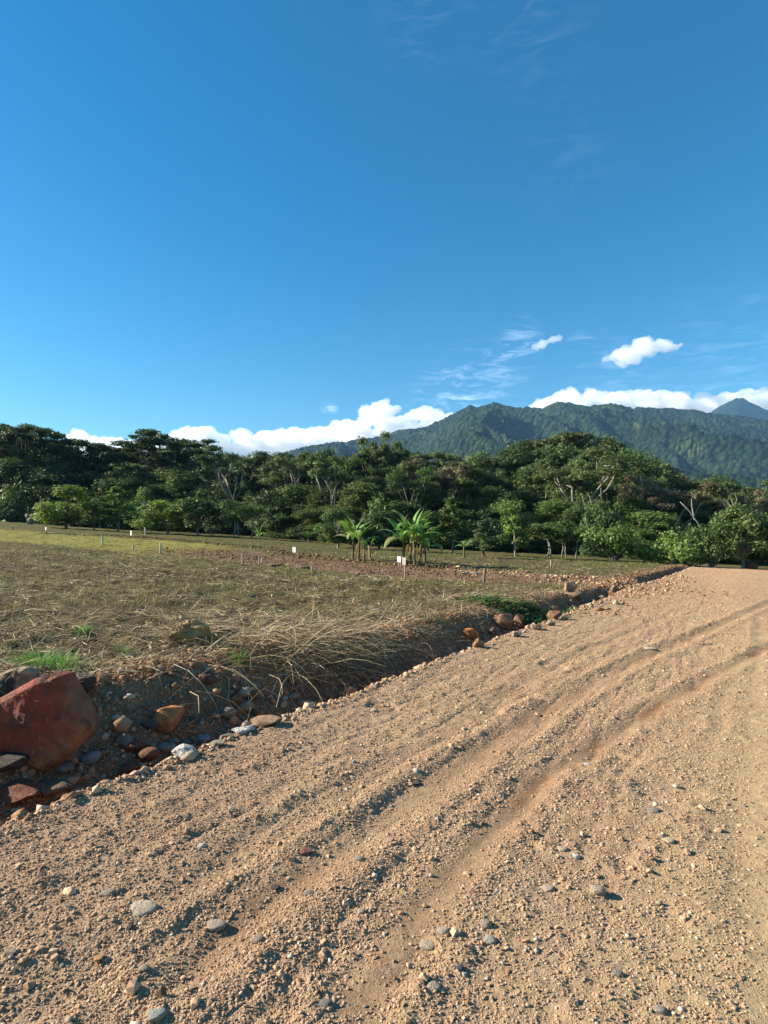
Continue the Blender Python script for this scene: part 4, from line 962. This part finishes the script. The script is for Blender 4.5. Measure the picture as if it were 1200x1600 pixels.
def fill(extra, step, frac, kinds, cols, wpx, jit=10, frame=(-130, 1330), rd=random.Random(5)):
    px = frame[0]
    while px < frame[1]:
        x_ = px + rd.uniform(-.3, .3) * step; u = (x_ - CX) / F; y = float(tree_d(u)) + extra + rd.uniform(-2.5, 2.5)
        sky_y = float(np.interp(x_, SKY_X, SKY_Y)); base_y = float(np.interp(u, TREEU, TREEY))
        top = base_y + (sky_y - base_y) * frac + rd.uniform(-jit, jit) * (.5 if frac > .95 else 1)
        k = rd.choice(kinds); x = u * y; z = float(H(x, y)); zt = EYE + (HY - top) / F * y
        row = {1.5: 'front', 3.5: 'second', 8: 'third', 15: 'fourth', 25: 'fifth', 38: 'skyline'}[extra]
        lx, ln = min(LM, key=lambda q_: abs(q_[0] - x_)); rel = 'left of' if x_ < lx - 12 else ('right of' if x_ > lx + 12 else 'behind')
        lab = f'{ADJ[k]} in the {row} row {rel} {ln}'
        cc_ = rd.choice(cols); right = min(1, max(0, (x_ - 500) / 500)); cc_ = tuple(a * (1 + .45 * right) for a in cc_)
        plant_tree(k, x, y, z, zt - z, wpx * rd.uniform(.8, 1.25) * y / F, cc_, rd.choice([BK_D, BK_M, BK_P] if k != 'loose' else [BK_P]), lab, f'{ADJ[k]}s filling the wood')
        px += step
fill(1.5, 34, .16, ['bush'], [GREEN_D, GREEN_D, GREEN_M], 46, 5)
fill(3.5, 40, .42, ['bush', 'vine', 'dense'], [GREEN_D, GREEN_M], 52, 14)
fill(8, 38, .62, ['dense', 'vine', 'vine', 'loose'], [GREEN_D, GREEN_M, GREEN_D, OLIVE], 60, 14)
fill(15, 38, .80, ['dense', 'umbrella', 'vine', 'loose'], [GREEN_D, GREEN_M, OLIVE], 66, 10)
fill(25, 38, .93, ['dense', 'vine', 'umbrella'], [GREEN_D, GREEN_D, OLIVE], 68, 8)
fill(38, 36, 1.0, ['dense', 'umbrella', 'dense'], [GREEN_D, GREEN_M, OLIVE], 66, 9)

# ------------------------------------------------------------ bananas and palms
def banana_leaf(L, W, sag, seed):
    rd = random.Random(seed); n = 12; Vs = []; Fs = []; p = Vector((0, 0, 0)); pitch = 1.0
    for i in range(n + 1):
        t_ = i / n; w = W * (math.sin(math.pi * min(1, max(0, (t_ - .12) / .92)) ** .75) if t_ > .12 else .08) + .012
        for sgn, k in ((-1, 1.0), (-1, .5), (0, 0), (1, .5), (1, 1.0)):
            tear = (1 - .22 * rd.random()) if k == 1.0 else 1; Vs.append((p.x, sgn * k * w * .5 * tear, p.z + k * w * .16 - (k ** 2) * w * .20))
        p = p + Vector((math.cos(pitch), 0, math.sin(pitch))) * L / n; pitch -= sag / n * (.5 + t_)
    for i in range(n):
        for k in range(4): a = i * 5 + k; Fs.append((a, a + 1, a + 6, a + 5))
    me = bpy.data.meshes.new('leaf'); me.from_pydata(Vs, [], Fs); me.materials.append(M['leaf'])
    a = me.attributes.new('tint', 'FLOAT_COLOR', 'POINT')
    for i in range(len(Vs)):
        k = 1.5 if i % 5 == 2 else rd.uniform(.85, 1.15); a.data[i].color = (k, k, k * .9, 1)
    for q_ in me.polygons: q_.use_smooth = True
    return me
BL = [banana_leaf(1.7, .42, s_, i) for i, s_ in enumerate((.9, 1.6, 2.4, 2.0))]
dryl = banana_leaf(1.0, .2, 1.3, 9)
def stem_mesh():
    Vs, Fs = [], []; tube(Vs, Fs, [Vector((0, 0, -.05)), Vector((.01, 0, .4)), Vector((0, .02, .8)), Vector((0, 0, 1.0))], [.11, .10, .085, .06], 10)
    me = bpy.data.meshes.new('stem'); me.from_pydata([v[:] for v in Vs], [], [tuple(dict.fromkeys(f)) for f in Fs]); me.materials.append(M['wood'])
    for p in me.polygons: p.use_smooth = True
    return me
SM = stem_mesh()
def banana(px, pyb, stem_px, leaf_px, nl, label, seed, dry=4, group=None, spread=1.0, dead=False):
    rd = random.Random(seed); x, y, z = pixel(px, pyb); k = y / F; e = empty('banana_plant', (x, y, z)); hs = stem_px * k; L = leaf_px * k / 1.42
    s_ = link('stem', SM, e); s_.scale = (.75, .75, hs); s_.color = (.13, .11, .05, 1) if not dead else (.28, .20, .12, 1); s_.rotation_euler = (rd.uniform(-.06, .06), rd.uniform(-.06, .06), 0)
    for i in range(nl):
        a = i * 2.399 + rd.uniform(-.3, .3); o = link('leaf', BL[i % 4], e); o.location = (.04 * math.cos(a), .04 * math.sin(a), hs - .05); sc_ = L * rd.uniform(.8, 1.12)
        o.scale = (sc_, sc_ * 1.05, sc_); o.rotation_euler = (rd.uniform(-.3, .3), rd.uniform(-.50, .50) * spread - (.35 if i % 4 == 0 else 0), a)
        c_ = rd.choice([(.115, .22, .05), (.085, .17, .04), (.15, .25, .07), (.18, .20, .07)]); o.color = (*c_, 1)
    for i in range(dry if dead else (dry + 1) // 2):
        a = rd.uniform(0, 6.28); o = link('dry_leaf', dryl, e); o.location = (.06 * math.cos(a), .06 * math.sin(a), hs * rd.uniform(.7, .98)); sc_ = hs * rd.uniform(.4, .75); o.scale = (sc_, sc_, sc_)
        o.rotation_euler = (0, rd.uniform(1.5, 2.0), a); o.color = (.20, .135, .07, 1); o['label'] = 'hanging brown dry banana leaf'
    tag(e, label, 'banana plant', group)
G1 = 'banana plants in the left clump'; G2 = 'banana plants in the large right clump'
banana(551, 874, 32, 38, 9, 'leftmost leafy banana plant of the left clump', 1, 5, G1)
banana(560, 876, 34, 36, 9, 'middle banana plant of the left clump, with leaves reaching up', 2, 5, G1)
banana(569, 875, 27, 30, 7, 'right green banana plant of the left clump', 3, 4, G1)
banana(578, 873, 20, 18, 2, 'withered brown banana plant at the right end of the left clump', 4, 9, G1, dead=True)
banana(630, 879, 33, 44, 10, 'leftmost banana plant of the large clump, arching over the white board', 5, 5, G2)
banana(641, 882, 46, 46, 10, 'tallest banana plant of the large clump', 6, 4, G2)
banana(648, 884, 38, 42, 9, 'banana plant just right of the tallest in the large clump', 7, 4, G2)
banana(656, 883, 34, 40, 8, 'second banana plant from the right in the large clump', 8, 5, G2)
banana(664, 883, 27, 38, 8, 'rightmost banana plant of the large clump with drooping leaf', 9, 6, G2)
banana(725, 871, 17, 18, 6, 'single small banana plant standing alone right of the large clump', 10, 0)
banana(753, 870, 24, 26, 7, 'shaded banana plant among the trees right of the lone small one', 11, 2)
banana(690, 862, 22, 26, 6, 'dim banana plant at the wood edge behind the large clump', 12, 1)
banana(405, 846, 8, 16, 5, 'tiny broad leaved plant under the pale trunked round tree', 14, 0)
def frond(L, seed):
    rd = random.Random(seed); Vs, Fs = [], []; n = 16; p = Vector((0, 0, 0)); pitch = 1.2; tn = []
    for i in range(n):
        t_ = i / n; d = Vector((math.cos(pitch), 0, math.sin(pitch))); q_ = p + d * L / n
        for sg in (-1, 1):
            w = .34 * math.sin(math.pi * (.1 + .85 * t_)); b = len(Vs); tip = p + d * w * .8 + Vector((0, sg * w, -w * .35))
            Vs += [p[:], (p + d * .05)[:], tip[:]]; Fs.append((b, b + 1, b + 2))
        b = len(Vs); Vs += [(p + Vector((0, .012, 0)))[:], (p - Vector((0, .012, 0)))[:], (q_ - Vector((0, .01, 0)))[:], (q_ + Vector((0, .01, 0)))[:]]; Fs.append((b, b + 1, b + 2, b + 3))
        p = q_; pitch -= 1.5 / n
    me = bpy.data.meshes.new('frond'); me.from_pydata(Vs, [], Fs); me.materials.append(M['leaf']); a = me.attributes.new('tint', 'FLOAT_COLOR', 'POINT')
    for i in range(len(Vs)): a.data[i].color = (1, 1, 1, 1)
    return me
FR = frond(1.0, 1)
def palm(px, pyb, hpx, label, col):
    x, y, z = pixel(px, pyb); k = y / F; e = empty('small_palm', (x, y, z)); s_ = link('stem', SM, e); s_.scale = (1, 1, hpx * k * .25); s_.color = (.18, .13, .08, 1)
    for i in range(11):
        o = link('frond', FR, e); sc_ = hpx * k * .85; o.scale = (sc_,) * 3; o.location = (0, 0, hpx * k * .2); o.rotation_euler = (0, random.uniform(-.25, .3), i * 2.399); o.color = (*col, 1)
    tag(e, label, 'palm')
palm(482, 848, 26, 'small dark green palm at the wood edge left of the bananas', (.07, .12, .035))
palm(332, 838, 18, 'tiny pale palm below the deep green bushy trees', (.16, .19, .11))

# ------------------------------------------------------------ markers, stakes, boards
def box_mesh(name, sx, sy, sz, mat, bev=.006, rough=0.0, seed=1):
    bm = bmesh.new(); bmesh.ops.create_cube(bm, size=1); bmesh.ops.scale(bm, vec=(sx, sy, sz), verts=bm.verts); bmesh.ops.translate(bm, vec=(0, 0, sz / 2), verts=bm.verts)
    if rough:
        bmesh.ops.subdivide_edges(bm, edges=[e for e in bm.edges if abs((e.verts[0].co - e.verts[1].co).z) > sz * .5], cuts=4); rd = random.Random(seed)
        for v in bm.verts: v.co.x += rd.uniform(-1, 1) * rough; v.co.y += rd.uniform(-1, 1) * rough
    if bev: bmesh.ops.bevel(bm, geom=list(bm.edges), offset=bev, segments=1, affect='EDGES')
    me = bpy.data.meshes.new(name); bm.to_mesh(me); bm.free(); me.materials.append(mat); return me
def stake(px, pyb, h, w, col, label, cap=None, tilt=0, name='wooden_stake'):
    x, y, z = pixel(px, pyb); k = y / F; W_ = max(.035, w * k); o = link(name, box_mesh(name, W_, W_, h * k + .15, M['wood'], W_ * .12, W_ * .08, int(px)))
    o.location = (x, y, z - .15); o.color = (*col, 1); o.rotation_euler = (R(tilt * .5), R(tilt), .5); tag(o, label, 'stake')
    if cap:
        c_ = link('painted_tip', box_mesh('painted_tip', W_ * 1.18, W_ * 1.18, h * k * cap, M['paint'], W_ * .1), o); c_.location = (0, 0, (h * k) * (1 - cap) + .152); c_.color = (.62, .58, .5, 1)
WD = (.36, .29, .2); WL = (.52, .46, .36)
stake(160, 851, 13, 2.6, WL, 'pale weathered stake at the edge of the green strip, left side', .25)
stake(208, 859, 8, 2.2, WL, 'short pale peg right of the leftmost stake')
stake(250, 865, 17, 2.6, WL, 'tall yellowish stake where green strip meets straw', .2, 3)
stake(379, 882, 17, 2.4, WD, 'brownish stake at the near edge of the brown track')
stake(405, 881, 10, 2.0, WD, 'left peg of a close pair on the brown track')
stake(409, 880, 9, 2.0, WL, 'right peg of a close pair on the brown track')
stake(487, 893, 8, 1.6, WD, 'tiny peg in the grass right of the low hummocks')
stake(598, 896, 9, 1.2, WD, 'thin twig peg left of the signpost')
stake(755, 911, 23, 3.2, (.13, .11, .09), 'dark leaning stake in front of the orange rubble', None, 5)
stake(861, 885, 10, 2.0, WD, 'short stake in the far grass strip left of the road end')
stake(20, 829, 6, 2.4, WD, 'small brown peg at the far left edge of the green strip')
stake(227, 835, 11, 2.4, WL, 'pale thin post under the broad yellow green tree')
def board(px, pyc, w, h, col, name, label, legs, pyb, cat='sign'):
    x, y, z = pixel(px, pyb); k = y / F; e = empty(name, (x, y, z)); zc = EYE - (pyc - HY) * k - z
    p = link('panel', box_mesh('panel', w * k, .025, h * k, M['paint'], .004), e); p.location = (0, -.02, zc - h * k / 2); p.color = (*col, 1); e.rotation_euler = (0, 0, R(-38))
    for lx in legs:
        g = link('post', box_mesh('post', .05, .05, zc - h * k * .0 + .1, M['wood'], .005), e); g.location = (lx * w * k, .022, -.1); g.color = (.30, .24, .17, 1)
    tag(e, label, cat)
board(460, 859, 6.5, 8, (.82, .81, .78), 'lot_marker_board', 'small white blank board on short legs beyond the brown track', (-.3, .3), 866)
board(205, 833, 3.6, 7, (.80, .79, .76), 'lot_marker_board', 'narrow white marker board in front of the leafy twin trees', (0,), 838)
board(72, 826, 3.6, 4.5, (.78, .76, .70), 'lot_marker_board', 'tiny whitish marker below the earth mound at left', (0,), 829)
board(624, 874, 6.5, 9, (.85, .84, .82), 'lot_marker_board', 'bright white board standing left of the signpost by the large banana clump', (-.3, .3), 884)
board(632, 877, 7, 12, (.42, .34, .30), 'signpost', 'taupe board on a thin tall pale post in front of the large banana clump', (0,), 906)

# rock pile at far left, mound at right
def mound(px, pyb, w, h, col, n, name, label, cat, seed):
    rd = random.Random(seed); x, y, z = pixel(px, pyb); k = y / F; e = empty(name, (x, y, z))
    for i in range(n):
        t_ = i / n; o = link('chunk', RM[('angular', 'rock', i % 7)], e); sc_ = w * k * rd.uniform(.38, .6) * (1 - .35 * t_); o.scale = (sc_, sc_ * .9, sc_ * .9)
        o.location = (rd.uniform(-.5, .5) * (w * k - sc_), rd.uniform(-.3, .3) * w * k, sc_ * .3 + (h * k - sc_ * .75) * t_); o.rotation_euler = (0, rd.uniform(-.4, .4), rd.uniform(0, 6)); o.color = (*[c_ * rd.uniform(.8, 1.15) for c_ in col], 1)
    tag(e, label, cat)
mound(51, 819, 20, 18, (.36, .27, .19), 9, 'rock_pile', 'pale brown heap of rock and earth at the far left field edge', 'rock pile', 4)
mound(1168, 888, 26, 11, (.26, .13, .09), 8, 'earth_mound', 'reddish brown low mound beside the road end at right', 'earth mound', 8)

# ------------------------------------------------------------ mountains
def mat_mountain(name, meadow=None, tint=(1, 1, 1)):
    t = NT(name); n1 = t.noise(.004, 5, .6); n2 = t.vor(.055, out=1); n3 = t.noise(.05, 4, .7)
    sp = t.n('SeparateColor'); t.t.links.new(n2, sp.inputs[0])
    c = t.ramp(n1, [(.3, (.007, .016, .007)), (.55, (.014, .028, .010)), (.75, (.03, .044, .014))])
    c = t.mix(1.0, c, t.ramp(sp.outputs[0], [(0, (.4,) * 3), (1, (1.75,) * 3)]), 'MULTIPLY')
    c = t.mix(t.attr('meadow'), c, (.055, .075, .026)); c = t.mix(1.0, c, (*tint, 1), 'MULTIPLY')
    h = t.math('ADD', t.math('MULTIPLY', t.vor(.055), -1.0), t.math('MULTIPLY', n3, .8))
    return t.pbr(c, .9, t.bump(h, 22, 1.0), .1)
def mountain(name, prof, R0, R1, R2, nu, nr, u0, u1, amp, label, seed, expo=1.25):
    px = np.array([p[0] for p in prof]); py = np.array([p[1] for p in prof])
    u = np.linspace(u0, u1, nu); r = np.concatenate([np.linspace(R0, R1, nr), np.linspace(R1, R2, nr // 5)[1:]])
    U, RR = np.meshgrid(u, r); e = (HY - np.interp(CX + U * F, px, py)) / F
    t_ = np.clip((RR - R0) / (R1 - R0), 0, 1); X = U * RR; Y = RR
    rid = 1 - np.abs(fbm(X / 420 + Y / 900, Y / 1400 - X / 2400, 4, seed, .55)) * 2.0; rid2 = 1 - np.abs(fbm(X / 150 + Y / 500, Y / 420, 3, seed + 5, .5)) * 2
    base = e * R1 * t_ ** expo
    env = np.minimum(1, t_ * 2.2) * (1 - t_ ** 6) 
    Z = base + amp * env * (rid - .75) + amp * .3 * env * (rid2 - .6)
    Z = np.minimum(Z, EYE + e * RR * (.985 - .0) )
    back = np.clip((RR - R1) / (R2 - R1), 0, 1); Z = np.where(RR > R1, e * R1 * (1 - back * 1.05), Z)
    side = sstep(u0, u0 + .1, U) * (1 - sstep(u1 - .15, u1, U)); Z = Z * side
    Z = Z + 10 * (fbm(X / 20, Y / 24, 2, seed + 9)) * sstep(0, .05, t_) + 5 * (vnoise(X / 9, Y / 9, seed + 11) - .5)
    Z = Z - 8 * (t_ <= 0)
    mead = (1 - sstep(.7, 1.1, np.hypot((CX + U * F - 1078) / 28, (HY - (Z - EYE) / RR * F - 701) / 7) + .5 * fbm(X / 60, Y / 60, 3, 90)))
    mead = np.maximum(mead, .8 * (1 - sstep(.6, 1, np.hypot((CX + U * F - 995) / 7, (HY - (Z - EYE) / RR * F - 665) / 7) + .4 * fbm(X / 60, Y / 60, 3, 91))))
    m, n = X.shape; idx = np.arange(m * n).reshape(m, n); Fc = np.stack([idx[:-1, :-1], idx[:-1, 1:], idx[1:, 1:], idx[1:, :-1]], -1).reshape(-1, 4)
    o = link(name, np_mesh(name, np.stack([X, Y, Z], -1).reshape(-1, 3), Fc, mat_mountain(name + '_forest'), True, {'meadow': mead})); tag(o, kind='structure', label=label)
mountain('mountain', [(100, 790), (300, 745), (420, 715), (470, 699), (520, 690), (560, 684), (600, 680), (622, 671), (650, 669), (672, 661), (700, 648), (722, 638), (736, 631), (747, 635), (770, 627), (786, 630), (805, 635), (825, 634), (848, 636), (862, 629), (875, 626), (888, 627), (902, 631), (920, 633), (945, 628), (970, 629), (988, 636), (1003, 632), (1020, 635), (1045, 636), (1066, 638), (1082, 637), (1105, 643), (1150, 648), (1200, 655), (1400, 675), (1700, 740)],
         700, 3000, 3900, 1000, 230, -.55, 1.15, 215, 'forested green mountain ridge behind the wood', 30)
mountain('far_mountain', [(900, 760), (1050, 680), (1095, 648), (1112, 641), (1128, 630), (1140, 624), (1150, 619), (1162, 619), (1172, 625), (1185, 632), (1200, 638), (1240, 640), (1300, 650), (1500, 700)],
         3700, 5000, 5400, 300, 60, .25, 1.0, 90, 'distant blue peak behind the ridge at right', 60)

# ------------------------------------------------------------ haze
hz = box_mesh('haze', 12000, 8000, 1330, NT('tmp').m, 0); hz.materials.clear()
hm = bpy.data.materials.new('haze_air'); hm.use_nodes = True; hn = hm.node_tree; hn.nodes.clear(); ho = hn.nodes.new('ShaderNodeOutputMaterial'); hv = hn.nodes.new('ShaderNodeVolumePrincipled')
hv.inputs['Color'].default_value = (.28, .56, .96, 1); hv.inputs['Density'].default_value = .000057; hv.inputs['Anisotropy'].default_value = 0.0
hn.links.new(hv.outputs[0], ho.inputs['Volume']); hz.materials.append(hm)
ho_ = link('haze', hz); ho_.location = (0, 2000, -60); tag(ho_, kind='stuff', label='thin blue haze in the air')

# ------------------------------------------------------------ clouds
cm_ = bpy.data.materials.new('cloud'); cm_.use_nodes = True; cn_ = cm_.node_tree; cn_.nodes.clear(); co_ = cn_.nodes.new('ShaderNodeOutputMaterial'); cv_ = cn_.nodes.new('ShaderNodeVolumePrincipled')
cv_.inputs['Color'].default_value = (1, 1, 1, 1); cv_.inputs['Density'].default_value = .0055; cv_.inputs['Anisotropy'].default_value = .1; cn_.links.new(cv_.outputs[0], co_.inputs['Volume'])
M['cloud'] = cm_; c2_ = cm_.copy(); c2_.name = 'thin_cloud'; c2_.node_tree.nodes['Principled Volume'].inputs['Density'].default_value = .004; M['thin'] = c2_
tex = bpy.data.textures.new('cloud_billow', 'CLOUDS'); tex.noise_scale = 110; tex.noise_depth = 4
def cloud(puffs, label, D=9500., seed=1, depth=2.5, vox=20):
    rd = random.Random(seed); bm = bmesh.new(); k = D / F
    for (px, py, r_) in puffs:
        for j in range(2):
            y = D + rd.uniform(-1, 1) * r_ * k * depth; a = r_ * k * rd.uniform(.75, 1.05)
            m_ = Matrix.Translation(((px + rd.uniform(-.3, .3) * r_ - CX) / F * D, y, EYE + (HY - (py + rd.uniform(0, .35) * r_)) / F * D)) @ Matrix.Diagonal((a * 1.25, a * 1.25, a * .85, 1))
            bmesh.ops.create_icosphere(bm, subdivisions=2, radius=1, matrix=m_)
    c0 = Vector((sum(p[0] for p in puffs) / len(puffs) - CX, 0, 0)); base = Vector((c0.x / F * D, D, 0)); zm = EYE + (HY - max(p[1] for p in puffs)) / F * D; base.z = zm
    for v in bm.verts: v.co -= base
    me = bpy.data.meshes.new('cloud'); bm.to_mesh(me); bm.free(); me.materials.append(M['cloud' if len(puffs) > 13 else 'thin']); o = link('cloud', me); o.location = base
    m1 = o.modifiers.new('remesh', 'REMESH'); m1.mode = 'VOXEL'; m1.voxel_size = vox * 1.3; m1.use_smooth_shade = True
    m2 = o.modifiers.new('billow', 'DISPLACE'); m2.texture = tex; m2.texture_coords = 'LOCAL'; m2.strength = 130; m2.mid_level = .5
    tag(o, label, 'cloud'); return o
def band(xs, ys, step, r0, r1, seed, bottom=None, rows=2, dy=14):
    rd = random.Random(seed); out = []; x = xs[0]
    while x < xs[-1]:
        for q_ in range(rows):
            r_ = rd.uniform(r0, r1) * (1 + .3 * q_); out.append((x + rd.uniform(-4, 4), float(np.interp(x, xs, ys)) + r_ * .85 + dy * q_, r_))
        x += step
    return out
cloud(band([112, 130, 160, 200, 240, 280, 320, 345, 400, 450, 500, 545, 560], [676, 672, 681, 686, 684, 672, 664, 674, 670, 669, 664, 656, 654], 11, 8, 13, 3, rows=4), 'long white cloud bank rising above the trees at left', 11000, 3)
cloud(band([545, 570, 600, 640, 665, 700, 730], [656, 650, 648, 645, 641, 646, 655], 9, 8, 12, 4, rows=4), 'white cloud bank touching the left slope of the mountain', 10800, 4)
cloud([(575, 638, 11), (588, 634, 12), (602, 633, 11), (615, 640, 10), (595, 643, 13), (566, 643, 7)], 'rounded white puff above the cloud bank', 10500, 5)
cloud([(658, 645, 10), (670, 643, 11), (680, 648, 10), (665, 652, 12), (648, 650, 8)], 'bright white puff on the right end of the cloud bank', 10200, 6)
cloud([(948, 561, 7), (965, 556, 10), (980, 549, 13), (997, 541, 15), (1013, 538, 15), (1030, 538, 13), (1045, 540, 9), (1057, 540, 6), (972, 563, 9), (990, 556, 12), (1010, 550, 12)], 'single bright cumulus cloud alone in the blue above the ridge', 9000, 7, 1.2)
cloud([(838, 541, 5), (848, 536, 7), (860, 531, 7), (872, 528, 5)], 'small faint cloud left of the single cumulus', 9500, 8, 1.0)
cloud(band([835, 860, 890, 920, 950, 1000, 1060, 1115], [628, 618, 606, 608, 610, 610, 611, 618], 9, 6, 10, 9, rows=3, dy=9), 'grey white cap cloud lying along the mountain ridge', 9000, 9)
cloud(band([1105, 1140, 1180, 1240, 1320], [620, 610, 610, 606, 610], 9, 7, 10, 10, rows=3, dy=9), 'pale cloud behind the distant peak at the right edge', 9200, 10)
